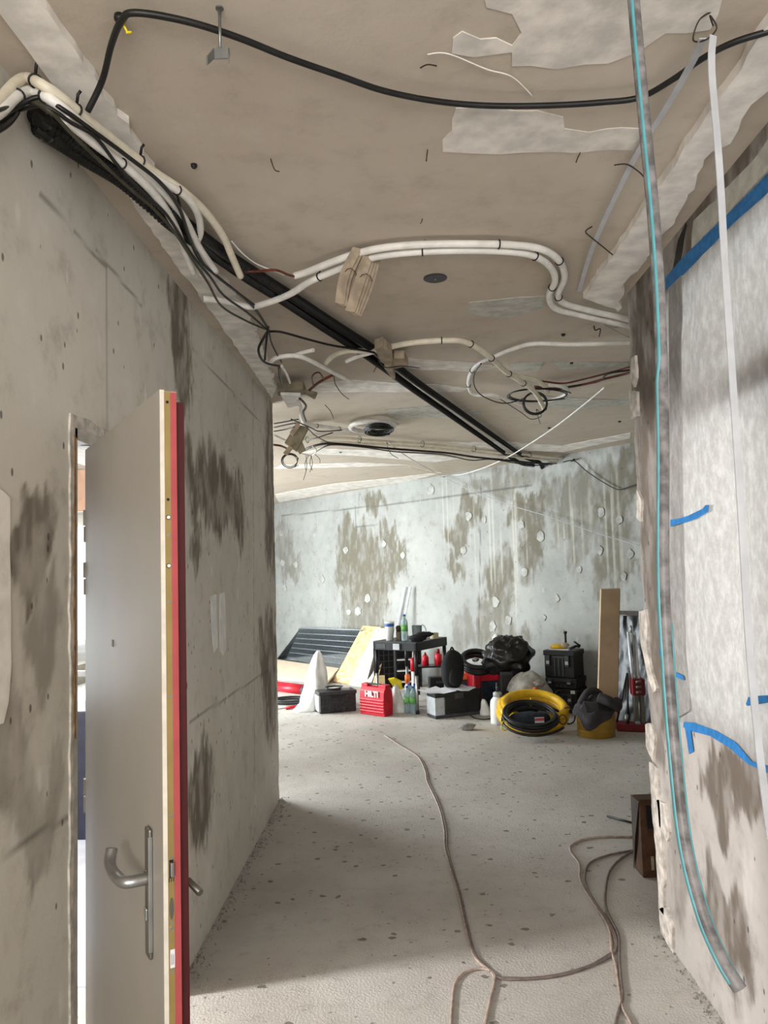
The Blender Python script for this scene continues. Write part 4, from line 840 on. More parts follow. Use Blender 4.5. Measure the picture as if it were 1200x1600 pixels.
# wire mesh panels leaning on the far wall
def mesh_panel(label, bl, br, tl, tr, off, nh, nvw, seed, mm='mesh_shade'):
    b0, b1 = G(*bl), G(*br); t0, t1 = P(*tl, far=off), P(*tr, far=off); nn = (b1-b0).cross(t0-b0).normalized(); parts = []
    if nn.y > 0: nn = -nn
    for i in range(nh):
        v = i/(nh-1); a, b = b0.lerp(t0, v), b1.lerp(t1, v); parts.append(('horizontal_wire', MB().tube([a, b], .008, 5), mm, True))
        if i in (0, nh-1): parts.append(('horizontal_wire', MB().tube([a+nn*.03+(t0-b0)*.02, b+nn*.03+(t0-b0)*.02], .008, 5), mm, True))
    mb = MB()
    for i in range(nvw):
        u = i/(nvw-1); a, b = b0.lerp(b1, u), t0.lerp(t1, u); e = (b-a).normalized()*.04; mb.tube([a+nn*.008, b+nn*.008, b+e+nn*.03], 0.0042 if seed == 1 else .005, 4)
    parts.append(('vertical_wires', mb, mm, True)); r = wthing('wire_mesh_panel', label, 'mesh panel', parts, 'grey wire mesh fence panels leaning on the far wall')
    for c_ in r.children:
        if c_.name.startswith('vertical_wires'): c_['kind'] = 'stuff'
    return r
mesh_panel('light grey wire mesh panel leaning on the far wall, front one', (446, 1034), (532, 1046), (470, 982), (566, 985), .2, 8, 40, 1, 'mesh_light')
mesh_panel('wire mesh panel behind the light one, shade painted in as dark grey', (434, 1029), (530, 1043), (468, 984), (562, 987), .08, 16, 90, 2)  # coloured dark so the gaps of the front panel look shaded
# cream board lying against the mesh
p = [G(430, 1066), G(512, 1071), P(530, 1047, z=.12), P(430, 1033, z=.12)]; p[0].z = p[1].z = .03
wthing('board', 'cream board lying tilted under the mesh panels', 'board', [('board', MB().slab(p, (0, 0, .03)), 'cardboard_cream', False)])
p = [G(430, 1070), G(505, 1076), G(512, 1070), G(430, 1064)]; wthing('metal_profile', 'grey metal profile lying below the cream board', 'profile', [('metal_profile', MB().slab(p, (0, 0, .025)), 'grey', False)])
# red tubes
a, b = G(428, 1079), G(474, 1085)
for i, (dx, dz_, lab) in enumerate(((0, .05, 'red core drill tube lying on the floor, front one'), (.12, .055, 'red core drill tube lying on the floor, rear one'))):
    o = Vector((0, dx, dz_)); wthing('drill_tube', lab, 'tube', [('tube', MB().tube([a+o, b+o], .055, 14), 'red', True), ('collar', MB().tube([b+o, b+o+(b-a).normalized()*.05], .06, 14), 'dark_grey', True), ('stub', MB().tube([b+o+(b-a).normalized()*.05, b+o+(b-a).normalized()*.11], .03, 10), 'steel', True)], 'red drill tubes by the wall end')
a = G(440, 1098); coil('cable_tangle', 'grey cable tangle on the floor by the wall end', 'cable', a+Vector((.12, 0, .03)), Vector((.24, 0, 0)), Vector((0, .2, 0)), .01, 5, 'dark_grey', 3, .02, jit=.25)
a = G(444, 1109); wthing('hand_tool', 'small red handled tool on the floor beside the white sack', 'tool', [('handle', MB().tube([a+Vector((.02, 0, .02)), a+Vector((.16, .03, .03))], .02, 8), 'red', True), ('blade', MB().tube([a+Vector((-.1, -.03, .012)), a+Vector((.02, 0, .02))], .007, 6), 'steel', True)])
# white sack
def sack(name, label, c, rx, ry, h, m, seed, top=.16, lean=(0, 0), group=None, n=28, rows=14, fold=.1):
    mb = MB()
    for i in range(rows+1):
        v = i/rows; r = (1-v)**.62*(1-top)+top*(1-v*.6)
        for k in range(n):
            q = 2*PI*k/n; g = 1+fold*math.sin(q*5+seed+v*2)*(.3+v)+.16*noise.noise(Vector((math.cos(q)*1.5, math.sin(q)*1.5, v*3+seed)))
            mb.v.append(Vector(c)+Vector((rx*r*g*math.cos(q)+lean[0]*v, ry*r*g*math.sin(q)+lean[1]*v, h*v)))
    for i in range(rows):
        for k in range(n): mb.f.append((i*n+k, i*n+(k+1) % n, (i+1)*n+(k+1) % n, (i+1)*n+k))
    mb.f += [tuple(range(n-1, -1, -1)), tuple(rows*n+k for k in range(n))]
    return wthing(name, label, 'bag', [(name, mb, m, True)], group)
a = G(493, 1108); sack('plastic_sack', 'tall white plastic sack slumped behind the black toolbox', a+Vector((-.03, .2, 0)), .19, .17, .66, 'white_bag', 2, .22, (.05, .05), fold=.16)
sack('plastic_sack', 'low flap of white sheeting spilling left of the sack', G(476, 1112)+Vector((.0, .06, 0)), .15, .12, .2, 'white_bag', 6, .2, (.1, .05))
# OSB and grey board leaning on the far wall
wthing('strand_board', 'orange strand board leaning on the far wall', 'board', [('strand_board', slab4(G(521, 1066), G(552, 1071), P(596, 981, far=.1), P(568, 979, far=.1), .02), 'osb', False)])
wthing('insulation_board', 'speckled grey board leaning beside the strand board', 'board', [('insulation_board', slab4(G(547, 1071)+Vector((0, -.06, 0)), G(578, 1076)+Vector((0, -.06, 0)), P(616, 984, far=.15), P(588, 982, far=.15), .02), 'speckle', False)])
wthing('plank', 'dark brown plank leaning behind the table leg', 'plank', [('plank', slab4(G(571, 1075), G(575, 1075), P(594, 1003, far=.5), P(590, 1003, far=.5), .02), 'dark_brown', False)])
wthing('plank', 'pale wood plank leaning behind the table leg', 'plank', [('plank', slab4(G(580, 1078), G(586, 1078), P(605, 1008, far=.6), P(600, 1008, far=.6), .02), 'pale_wood', False)])
wthing('wood_block', 'pale wooden block standing behind the red case', 'block', [('wood_block', MB().box(-.05, .05, -.03, .03, 0, .22), 'pale_wood', False)]).location = G(596, 1082)
# straightedge
a = P(608, 1066, z=0); t_ = P(637, 917, far=.1); sd = Vector((.06, 0, 0)); nn = Vector((-.5, -.85, 0))*.02
se = MB().slab([a-sd, a+sd, t_+sd, t_-sd], nn); sl = MB().slab([a.lerp(t_, .02)+nn*1.1-sd*.25, a.lerp(t_, .02)+nn*1.1+sd*.25, t_+nn*1.1+sd*.25, t_+nn*1.1-sd*.25], nn*.1)
wthing('straightedge', 'long aluminium straightedge leaning on the far wall', 'straightedge', [('bar', se, 'alu', False), ('groove', sl, 'grey', False)])

# black toolbox
a, rz, L = frame_from((500, 1116), (557, 1111))
t = thing('toolbox', 'dusty dark grey toolbox with a lighter lid edge', 'toolbox', a, rz)
MB().box(0, L, 0, .22, 0, .215).build('body', 'dusty_black', t, .012); MB().box(-.008, L+.008, -.008, .228, .205, .245).build('lid', 'dark_grey', t, .008); MB().box(-.012, .01, .0, .22, .02, .2).build('side_panel', 'grey', t, .004); MB().box(L*.3, L*.7, -.012, -.004, .17, .2).build('latch', 'black', t, .002)
for q in range(4): MB().box(L*.12+q*L*.2, L*.14+q*L*.2, -.006, 0, .02, .18).build('rib', 'dusty_black', t)
c = Vector((a.x, a.y, .245))
M_ = Matrix.Rotation(rz, 3, 'Z')
coil('cable_tangle', 'loop of grey wire lying on the dark grey toolbox', 'cable', c+M_@Vector((.2, .12, .02)), M_@Vector((.11, 0, 0)), M_@Vector((0, .07, .01)), .006, 4, 'dark_grey', 6, .015, jit=.2)
p0 = c+M_@Vector((.24, .1, .012)); wthing('metal_bracket', 'small grey metal bracket lying on the toolbox lid', 'bracket', [('metal_bracket', MB().box(p0.x-.02, p0.x+.14, p0.y-.02, p0.y+.02, p0.z-.012, p0.z+.012), 'grey', False)])

# red machine case with lettering
a, rz, L = frame_from((563, 1115), (601, 1120.5)); D = .14; Hh = .33
t = thing('machine_case', 'red plastic machine case with white lettering', 'tool case', a, rz)
prof = [(0, 0), (D, 0), (D+.01, .16), (D, .27), (D*.78, .312), (D*.5, Hh-.01), (D*.22, .312), (0, .27), (-.006, .16)]
MB().slab([(0, y, z) for y, z in prof], (L, 0, 0)).build('shell', 'red', t, .006)
hg = MB().box(0, L*.25, D*.2, D*.8, .3, Hh+.012).box(L*.7, L, D*.2, D*.8, .3, Hh+.012).build('handle_mount', 'red', t, .006)
MB().box(L*.22, L*.72, D*.36, D*.64, Hh-.002, Hh+.016).build('handle', 'black', t, .004)
for q in range(5): MB().slab([(.004, -.004, .03+q*.032), (L-.004, -.004, .03+q*.032), (L-.004, -.014, .042+q*.032), (.004, -.014, .042+q*.032)], (0, .004, .012)).build('rib', 'red', t, .002)
text_mesh('HILTI', .088, 'white', t, Matrix.Translation((L*.52, -.012, .235)) @ Matrix.Rotation(PI/2, 4, 'X'), .004, bold=.003)

# folding workbench
N = G(653, 1116); lv = Vector((-.47, .30, 0)); rv = Vector((.36, .56, 0)); TH = .80
t = thing('workbench', 'black folding workbench with steel legs and clutter on top', 'workbench', N)
def wb(pts, vec, name, m, bev=0.): return MB().slab(pts, vec).build(name, m, t, bev)
Z = lambda v, z: Vector((v.x, v.y, z))
O = Vector((0, 0, 0)); cs = [O, rv, rv+lv, lv]; cen = (rv+lv)/2
ex = [cen+(q-cen)*1.06 for q in cs]
wb([Z(q, TH-.012) for q in ex], (0, 0, .012), 'top', 'dark_grey', .003)
for i in range(4):
    a_, b_ = ex[i], ex[(i+1) % 4]; inn = (cen-(a_+b_)/2).normalized()*.03
    wb([Z(a_, TH-.10), Z(b_, TH-.10), Z(b_, TH-.012), Z(a_, TH-.012)], inn, 'apron', 'black', .004)
for i, q in enumerate(cs):
    q2 = cen+(q-cen)*.97; MB().tube([Z(q2, 0.03), Z(q2, .44)], .017, 10).build('leg', 'steel', t, smooth=True)
    MB().tube([Z(q2, .43), Z(q2, TH-.09)], .023, 10).build('leg_sleeve', 'black', t, smooth=True); MB().tube([Z(q2, 0), Z(q2, .035)], .022, 10).build('foot', 'black', t, smooth=True)
m_ = lv*.45; wb([Z(m_*.8, TH-.09), Z(m_*1.15, TH-.09), Z(m_*1.15, TH-.02), Z(m_*.8, TH-.02)], (-.02, -.035, 0), 'clamp', 'grey', .004)
m_ = lv*.14; wb([Z(m_*.2, TH-.1), Z(m_*1.6, TH-.1), Z(m_*1.6, TH-.04), Z(m_*.2, TH-.04)], (-.01, -.015, 0), 'vent_plate', 'dark_grey', .003)
wb([Z(lv*.95, TH-.085), Z(lv*.72, TH-.085), Z(lv*.72, TH-.03), Z(lv*.95, TH-.03)], (-.012, -.02, 0), 'latch_plate', 'dark_grey', .003)
TT = lambda u, v: N+rv*u+lv*v+Vector((0, 0, TH))
# things on the bench
p = TT(.14, .74); wthing('tub', 'tall white tub with blue print on the workbench', 'tub', [('tub', MB().lathe([(.042, 0), (.055, .2), (.058, .205), (.058, .222)], 18, p), 'white', True), ('print', MB().lathe([(.0545, .165), (.0565, .2)], 18, p), 'blue_print', True)])
p = TT(.25, .60); wthing('brush', 'wooden handled brush standing in a pot on the workbench', 'brush', [('pot', MB().lathe([(.03, 0), (.032, .1)], 14, p), 'foam_olive', True), ('handle', MB().tube([p+Vector((0, 0, .07)), p+Vector((.05, 0, .23))], .01, 8), 'pale_wood', True), ('bristles', MB().lathe([(.028, .1), (.034, .15), (.02, .17)], 10, p, .5), 'dark_brown', True)])
def bottle(label, loc, h, group, cap='blue_print', lab='green'):
    r = thing('water_bottle', label, 'bottle', loc, 0, group); k = h/.3
    MB().lathe([(.036*k, 0), (.04*k, .01*k), (.04*k, .08*k), (.037*k, .09*k), (.04*k, .1*k), (.04*k, .2*k), (.034*k, .235*k), (.016*k, .265*k), (.014*k, .285*k)], 16).build('body', 'water', r, smooth=True)
    MB().lathe([(.0408*k, .11*k), (.0408*k, .18*k)], 16).build('label_band', lab, r, smooth=True); MB().lathe([(.017*k, .283*k), (.017*k, .303*k)], 12).build('cap', cap, r, smooth=True); return r
bottle('clear water bottle with green label standing on the workbench', TT(.22, .43), .3, None)
p = TT(.35, .22); jg = MB().lathe([(.05, 0), (.055, .02), (.06, .17), (.058, .17), (.052, .022), (.0, .02)], 18, p)
wthing('jug', 'clear plastic jug with a round handle on the workbench', 'jug', [('body', jg, 'clear', True), ('handle', MB().tube([p+Vector((.055+.05*math.sin(q*PI/10), .0, .10+.075*math.cos(q*PI/10))) for q in range(11)], .009, 8), 'clear', True)])
p = TT(.18, .08); gl = MB().blob(p+Vector((0, 0, .035)), (.1, .06, .04), .3, 2, 4); gl.blob(p+Vector((.08, .03, .075)), (.1, .04, .03), .3, 2.5, 9, flatten=False)
wthing('work_gloves', 'crumpled black work gloves on the workbench', 'gloves', [('work_gloves', gl, 'black_soft', True)])
p = TT(.72, .0)+Vector((-.03, .02, 0)); wthing('tape_roll', 'beige tape roll lying on the workbench end', 'tape roll', [('roll', MB().lathe([(.05, 0), (.05, .065)], 18, p), 'tape_beige', False), ('core', MB().lathe([(.036, .0655), (.036, .066)], 16, p), 'cardboard_dark', False)])
# under and behind the bench
p = G(600, 1082)+Vector((0, .35, 0)); t = thing('basket', 'black grid basket standing under the workbench', 'basket', p, .3)
MB().box(-.14, .14, 0.02, .03, 0, .55).build('back', 'black', t)
for q in range(7): MB().box(-.14, .14, -.005, .005, .02+q*.085, .03+q*.085).build('bar', 'dark_grey', t)
for q in range(5): MB().box(-.14+q*.07-.004, -.14+q*.07+.004, -.004, .006, 0, .55).build('upright', 'dark_grey', t)
p = G(634, 1080)+Vector((.05, .3, 0)); t = thing('shelf_rack', 'black rack with white trays behind the workbench', 'rack', p, .1)
MB().box(-.17, .17, .2, .22, 0, .56).build('back', 'black', t)
for q in range(4): MB().box(-.17, .17, 0, .2, .05+q*.15, .07+q*.15).build('shelf', 'black', t); 
for q in range(4): MB().box(-.16, .1, -.02, .15, .072+q*.15, .086+q*.15).build('tray', 'white', t, .003)
for s1 in (-1, 1): MB().box(s1*.17-.01, s1*.17+.01, 0, .2, 0, .56).build('side', 'black', t)
p = G(668, 1092)+Vector((.12, .45, 0)); t = thing('side_table', 'low black stand behind the workbench', 'stand', p, .1)
MB().box(-.25, .25, -.12, .12, .34, .36).build('top', 'black', t, .004)
for x_ in (-.23, .23):
    for y__ in (-.1, .1): MB().box(x_-.012, x_+.012, y__-.012, y__+.012, 0, .34).build('leg', 'black', t)
for i, (dx, lab) in enumerate(((-.12, 'red spray can with cone top on the low stand'), (.05, 'red spray can with round cap on the low stand'))):
    q = p+Vector((dx, 0, .36)); wthing('spray_can', lab, 'can', [('body', MB().lathe([(.045, 0), (.045, .1), (.03, .13)] if i == 0 else [(.05, 0), (.05, .13), (.03, .15)], 14, q), 'red', True), ('cap', MB().lathe([(.02, .13), (.008, .17)] if i == 0 else [(.022, .15), (.022, .2), (.012, .21)], 10, q), 'red_dark', True)], 'red cans on the low stand')
p = G(678, 1098)+Vector((.1, .25, 0)); t = thing('tool_case', 'black tool case standing under the low stand', 'tool case', p, .1)
MB().box(-.15, .15, -.06, .06, 0, .28).build('shell', 'black', t, .02); MB().box(-.06, .06, -.075, -.055, .2, .23).build('handle', 'dark_grey', t, .006)
for s1 in (-1, 1): MB().box(s1*.1-.02, s1*.1+.02, -.068, -.058, .1, .16).build('latch', 'dark_grey', t, .003)
# white bag with yellow sheet
a = G(623, 1115); sack('shopping_bag', 'crumpled white bag between red case and water bottles', a+Vector((0, .1, 0)), .1, .09, .31, 'white_bag', 9, .4, (-.03, .02))
p = a+Vector((-.02, .1, .28)); wthing('yellow_sheet', 'bright yellow sheet sticking out of the white bag', 'sheet', [('yellow_sheet', MB().slab([p+Vector((-.09, 0, .09)), p+Vector((-.02, 0, .1)), p+Vector((.06, .02, .06)), p+Vector((.07, .02, -.03)), p+Vector((-.02, 0, -.02))], (0, .02, .01)), 'yellow_pale', False)])
wg = 'clear water bottles in a pack beside the workbench leg'
for i, (px, py) in enumerate(((637, 1114), (646, 1114.5), (640, 1109), (649, 1109.5))):
    bottle('clear water bottle with green label in the pack, '+('front left', 'front right', 'back left', 'back right')[i], G(px, py), .3, wg)
a = G(638, 1112)+Vector((0, .1, .29)); a.z = 0
wthing('plastic_bottle', 'orange capped bottle standing behind the water bottles', 'bottle', [('body', MB().lathe([(.035, 0), (.035, .24), (.02, .27)], 14, G(638, 1104)), 'white', True), ('cap', MB().lathe([(.03, .27), (.032, .37), (.02, .38)], 12, G(638, 1104)), 'orange', True)])
b_ = G(648, 1105); wthing('caulking_gun', 'red and white cartridge standing beside the bench leg', 'cartridge', [('barrel', MB().lathe([(.028, .0), (.028, .42)], 12, b_), 'white', True), ('grip', MB().lathe([(.036, .42), (.036, .56), (.02, .58)], 12, b_), 'red', True), ('nozzle', MB().lathe([(.012, .58), (.004, .7)], 8, b_), 'white', True)])

# black and grey case with papers and backpack
c0 = G(681, 1124); cl = G(661, 1116.5); cr = G(742, 1112)
dl = (cl-c0); dr = Vector((-dl.y, dl.x, 0)).normalized(); 
if dr.x < 0: dr = -dr
lr = (cr-c0).dot(dr); lr = max(.45, min(.75, lr)); dl = dl.normalized()*.20; rz = math.atan2(dr.y, dr.x)
t = thing('storage_case', 'black case with light grey end below the papers', 'case', c0, rz); LW = dl.length
MB().box(0, lr, 0, LW, .03, .26).build('body', 'black', t, .008); MB().box(-.006, .11, -.006, LW+.006, .035, .225).build('end_cover', 'grey', t, .006); MB().box(-.004, lr+.004, -.004, LW+.004, 0, .04).build('base', 'dark_grey', t, .006)
MB().box(-.004, lr+.004, -.004, LW+.004, .225, .285).build('lid', 'black', t, .01); MB().box(lr*.4, lr*.6, -.012, 0, .2, .26).build('latch', 'dark_grey', t, .003); MB().box(.112, .114, -.008, LW+.008, .04, .22).build('seam', 'steel', t)
R_ = Matrix.Rotation(rz, 3, 'Z')
def case_pt(x, y, z=.285): return c0+R_@Vector((x, y, z))
for i, (x_, y__, a2, lab) in enumerate(((.02, .1, .3, 'white paper sheet on the case, hanging over its left end'), (.1, .06, -.15, 'white paper sheet on the case, in the middle'), (.34, .04, .5, 'white paper sheet on the case, below the backpack'))):
    cc = case_pt(x_, y__, .287+.003*i); u = Vector((math.cos(rz+a2), math.sin(rz+a2), 0)); v = Vector((-u.y, u.x, 0)); mb = MB(); nn = 8
    for j in range(nn+1):
        for k in range(nn+1):
            s1, s2 = j/nn-.5, k/nn-.5; mb.v.append(cc+u*(s1*.3)+v*(s2*.21)+Vector((0, 0, .006+.02*abs(s1)*abs(s2)*4-.012*max(0, -s2-.1)*8*.6)))
    for j in range(nn):
        for k in range(nn): q = j*(nn+1)+k; mb.f.append((q, q+nn+1, q+nn+2, q+1))
    wthing('paper_sheet', lab, 'paper', [('paper_sheet', mb, 'paper', True)], 'papers on the black case')
bp = case_pt(.30, .14, .29); t = thing('backpack', 'black backpack standing on the black case', 'backpack', bp, rz+.2)
MB().blob((0, 0, .2), (.15, .1, .225), .08, 1.6, 3, 22, 16).build('body', 'black_soft', t, smooth=True); MB().blob((-.02, -.07, .14), (.09, .05, .12), .1, 1.6, 8).build('front_pocket', 'black_soft', t, smooth=True)
MB().tube(smooth([(.0, .05, .38), (.1, .1, .36), (.13, .08, .2), (.1, .05, .06)], 5), .016, 8, flat=.4).build('strap', 'black_soft', t, smooth=True); MB().tube(smooth([(-.03, 0, .41), (0, 0, .45), (.03, 0, .41)], 4), .009, 6).build('grab_handle', 'black_soft', t, smooth=True)

# red case with black hose coil on it
a, rz, L = frame_from((742, 1108), (795, 1104)); L = max(L, .42)
t = thing('machine_case', 'red case with a dark front standing behind the spray bottle', 'tool case', a+Vector((0, .05, 0)), rz)
MB().box(0, .1, 0, .3, 0, .42).build('end_shell', 'red', t, .02); MB().box(.08, L, .02, .3, 0, .40).build('shell', 'red', t, .015); MB().box(.09, L+.02, -.02, .03, .02, .30).build('front_panel', 'blue_dark', t, .01); MB().box(.1, L-.04, .1, .2, .40, .44).build('handle', 'red', t, .01)
for q in range(3): MB().box(.14+q*.1, .16+q*.1, -.03, -.015, .05, .27).build('rib', 'blue_dark', t, .004)
p = a+Vector((-.1, .25, 0)); t = thing('storage_box', 'orange topped box behind the black backpack', 'box', p, rz); MB().box(-.12, .12, 0, .2, 0, .3).build('body', 'dark_grey', t, .01); MB().box(-.125, .125, -.005, .205, .3, .37).build('lid', 'orange', t, .01)
hc_ = P(744, 1032, y=a.y+.22); hc_.z = max(hc_.z, .5)
def tilted(c, rx, tilt, head):
    u = Vector((math.cos(head), math.sin(head), 0))*rx; v = Vector((-math.sin(head), math.cos(head), 0)); v = (v*math.cos(tilt)+Vector((0, 0, math.sin(tilt))))*rx; return u, v
hc_.y -= .1; u, v = tilted(hc_, .175, .5, .1); coil('hose_coil', 'thick black hose coil lying on the red case', 'hose', hc_, u, v, .03, 4, 'black_cable', 15, .035, n=10, jit=.2)
wthing('hose_fitting', 'pale metal fitting inside the black hose coil', 'fitting', [('hose_fitting', MB().blob(hc_+Vector((-.02, -.06, .03)), (.04, .03, .025), .2, 2, 3, flatten=False), 'steel', True)])
# bin bag
p = P(795, 1024, y=8.85); t_ = MB().blob(Vector((p.x, p.y+.08, p.z-.02)), (.26, .19, .24), .34, 2.0, 5, 44, 30, fold=.06)
wthing('bin_bag', 'shiny black bin bag piled on cases at the far wall', 'bag', [('bin_bag', t_, 'bin_bag', True)])
t = thing('storage_box', 'dark box hidden under the black bin bag', 'box', (p.x, p.y+.1, 0), .0); MB().box(-.1, .22, -.12, .14, 0, .42).build('body', 'black', t, .01); MB().box(-.105, .225, -.125, .145, .4, .44).build('lid', 'dark_grey', t, .006)
p = P(776, 997, far=.02); wthing('paper_scrap', 'white crumpled scrap above the black bin bag', 'scrap', [('paper_scrap', MB().blob(p, (.05, .04, .05), .4, 2.5, 3, flatten=False), 'white', True)])
# soft dark bag and grey cloth
p = G(818, 1118); t = thing('duffel_bag', 'dark soft bag under the grey cloth', 'bag', p, -.1); MB().blob((0, .05, .14), (.24, .15, .16), .12, 1.5, 6, 24, 14).build('body', 'black_soft', t, smooth=True); MB().tube(smooth([(-.1, -.08, .24), (0, -.1, .3), (.1, -.08, .24)], 5), .012, 6).build('handle', 'black_soft', t, smooth=True)
def cloth(name, label, cat, c, w_, d_, h, m, seed, drop=.15, rz=0.):
    mb = MB(); nu = 26; R2 = Matrix.Rotation(rz, 3, 'Z')
    for j in range(nu+1):
        for k in range(nu+1):
            s1, s2 = j/nu-.5, k/nu-.5; r2 = (s1*s1+s2*s2)
            zz = h*math.exp(-r2*6)-drop*max(0, r2-.12)*3+.10*noise.fractal(Vector((s1*4+seed, s2*4, seed)), 1, 2, 3)*h*2
            f = 1-.35*max(0, r2-.1)
            mb.v.append(Vector(c)+R2@Vector((s1*w_*f+.02*math.sin(s2*9+seed), s2*d_*f, zz)))
    for j in range(nu):
        for k in range(nu): q = j*(nu+1)+k; mb.f.append((q, q+nu+1, q+nu+2, q+1))
    n0 = len(mb.v); low = [v-Vector((0, 0, .012)) for v in mb.v]; mb.v += low; mb.f += [tuple(reversed([i+n0 for i in f])) for f in list(mb.f)]
    return wthing(name, label, cat, [(name, mb, m, True)])
cc = P(826, 1062, y=p.y+.02); cloth('work_cloth', 'light grey work cloth heaped beside the black boxes', 'cloth', cc+Vector((0, 0, -.06)), .5, .4, .15, 'vest', 3, .2, -.2)
wthing('glove', 'grey work glove with orange cuff on the cloth heap', 'glove', [('hand', MB().blob(P(842, 1068, y=p.y-.12), (.06, .04, .04), .3, 2, 7, flatten=False), 'vest', True), ('cuff', MB().blob(P(836, 1076, y=p.y-.16), (.025, .02, .016), .2, 2, 8, flatten=False), 'orange', True)])

# spray bottle
a = G(779, 1131); t = thing('pump_sprayer', 'white pump spray bottle with grey head', 'spray bottle', a)
MB().lathe([(.074, 0), (.08, .02), (.08, .2), (.074, .24), (.05, .27), (.042, .285)], 22).build('tank', 'white', t, smooth=True); MB().lathe([(.046, .28), (.046, .32), (.03, .33)], 18).build('collar', 'grey', t, smooth=True)
MB().tube([(0, 0, .33), (0, 0, .40)], .015, 10).build('pump', 'dark_grey', t, smooth=True); MB().tube([(-.01, 0, .40), (.02, 0, .41)], .02, 10).build('grip', 'black', t, smooth=True)
MB().tube(smooth([(.02, -.05, .31), (.05, -.07, .2), (.08, -.06, .1), (.11, -.03, .05)], 5), .006, 6).build('tube', 'black', t, smooth=True)
a = G(761, 1118); sack('carrier_bag', 'small white knotted bag left of the spray bottle', a+Vector((0, .05, 0)), .07, .06, .17, 'white_bag', 12, .5, (-.03, 0))
a = G(738, 1126); cpts = [G(733, 1117), G(742, 1123), G(758, 1125), G(772, 1122)]; wthing('cable', 'thin dark cable on the floor left of the spray bottle', 'cable', [('cable', MB().tube(smooth([q+Vector((0, 0, .006)) for q in cpts], 5), .006, 6), 'black_cable', True)])
a = G(731, 1141); wthing('rubble_piece', 'small grey lump of rubble on the floor', 'rubble', [('rubble_piece', MB().blob(a+Vector((0, .02, .03)), (.075, .05, .035), .35, 2.2, 3, 12, 8), 'rubble', True)])

# stack of black tool boxes
a, rz, L = frame_from((853, 1109), (900, 1113)); L = .345; Dp = .30
t_b = a+Vector((0, -.1, 0)); zz = 0
for i, (hh, lab) in enumerate(((.26, 'black tool box at the bottom of the stack'), (.12, 'flat black tool box in the middle of the stack'), (.30, 'black tool box with grey latches on top of the stack'))):
    sh = (0, .0, -.012)[i]; o = t_b+Vector((sh, 0, zz)); t = thing('tool_box', lab, 'tool box', o, rz, 'stacked black tool boxes')
    MB().box(0, L, 0, Dp, 0, hh-.04).build('body', 'black', t, .012); MB().box(-.01, L+.01, -.01, Dp+.01, hh-.06, hh-.001).build('lid', 'black', t, .01)
    for s1 in (.14, .78): 
        lt_ = MB().box(L*s1-.025, L*s1+.025, -.024, -.004, hh*.42, hh*.82).build('latch', 'dark_grey', t, .005); MB().box(L*s1-.018, L*s1+.018, -.028, -.022, hh*.5, hh*.62).build('clip', 'grey', lt_, .003)
    for s1 in (.36, .5, .64): MB().box(L*s1-.008, L*s1+.008, -.010, .002, .02, hh-.08).build('rib', 'dark_grey', t, .003)
    MB().box(L*.3, L*.7, -.018, -.006, hh*.72, hh*.8).build('handle', 'dark_grey', t, .004)
    if i == 0: MB().box(L*.82, L*.96, -.013, -.009, hh-.045, hh-.01).build('label_sticker', 'white', t)
    zz += hh
R_ = Matrix.Rotation(rz, 3, 'Z'); top = lambda x, y, z=0.: t_b+R_@Vector((x, y, zz+z))
mb = MB().blob(top(.12, .12, .03), (.10, .07, .03), .2, 2, 3); wthing('sanding_tool', 'yellow hand tool lying on the stacked boxes', 'tool', [('body', mb, 'yellow', True), ('plate', MB().slab([top(.02, .05, .0), top(.26, .04, .0), top(.26, .18, .0), top(.02, .2, .0)], (0, 0, .008)), 'paper', False), ('knob', MB().blob(top(.2, .1, .05), (.045, .035, .03), .2, 2, 5, flatten=False), 'foam', True)])
q = top(.17, .2); wthing('screwdriver', 'black upright tool standing on the stacked boxes', 'tool', [('shaft', MB().tube([q, q+Vector((0, 0, .18))], .013, 8), 'black', True), ('knob', MB().tube([q+Vector((0, 0, .17)), q+Vector((0, 0, .195))], .02, 10), 'black', True)])
q = top(.3, .12); wthing('spring_clamp', 'black spring clamp lying on the stacked boxes', 'clamp', [('jaw', MB().tube([q+Vector((-.06, 0, .012)), q+Vector((.02, .0, .04)), q+Vector((.06, .02, .03))], .014, 8), 'black', True), ('lever', MB().tube([q+Vector((.0, 0, .09)), q+Vector((.07, .02, .04))], .01, 8), 'black', True)])

# yellow hose coil and black cable coil leaning on the boxes
c = G(845, 1150)+Vector((0, .40, .0)); tl = .28; cz = .40*math.sin(tl)+.05; c.z = cz
rot = Matrix.Rotation(tl, 3, 'X')
def ring_pts(c, r, e, dz, K=30, ph=0): return [c+rot@Vector((r*math.cos(2*PI*q/K+ph), r*e*math.sin(2*PI*q/K+ph), dz)) for q in range(K)]
parts = []; pts = []
for tn in range(4):
    r = (.385, .35, .372, .34)[tn]; dz_ = (-.03, .0, .045, .06)[tn]; pts += ring_pts(c, r, 1, dz_, 30)
sm_ = [sum((pts[max(0, min(len(pts)-1, i+d))] for d in range(-4, 5)), Vector())/9 for i in range(len(pts))]
parts.append(('loops', MB().tube(sm_, .042, 12), 'yellow', True))
for an in (.62, -.5):
    cc = c+rot@Vector((.362*math.cos(an), .362*math.sin(an), .02)); er = rot@Vector((math.cos(an), math.sin(an), 0)); eu = rot@Vector((0, 0, 1))
    parts.append(('strap', MB().tube([cc+er*(.068*math.cos(q*PI/8))+eu*(.088*math.sin(q*PI/8)+.01) for q in range(16)], .007, 5, True), 'black_cable', True))
wthing('hose_coil', 'thick yellow hose coil on the floor before the boxes', 'hose', parts)
c2 = G(840, 1163)+Vector((0, .34, 0)); c2.z = .32*math.sin(.3)+.06
pts = []; rnd = random.Random(8); rot = Matrix.Rotation(.32, 3, 'X')
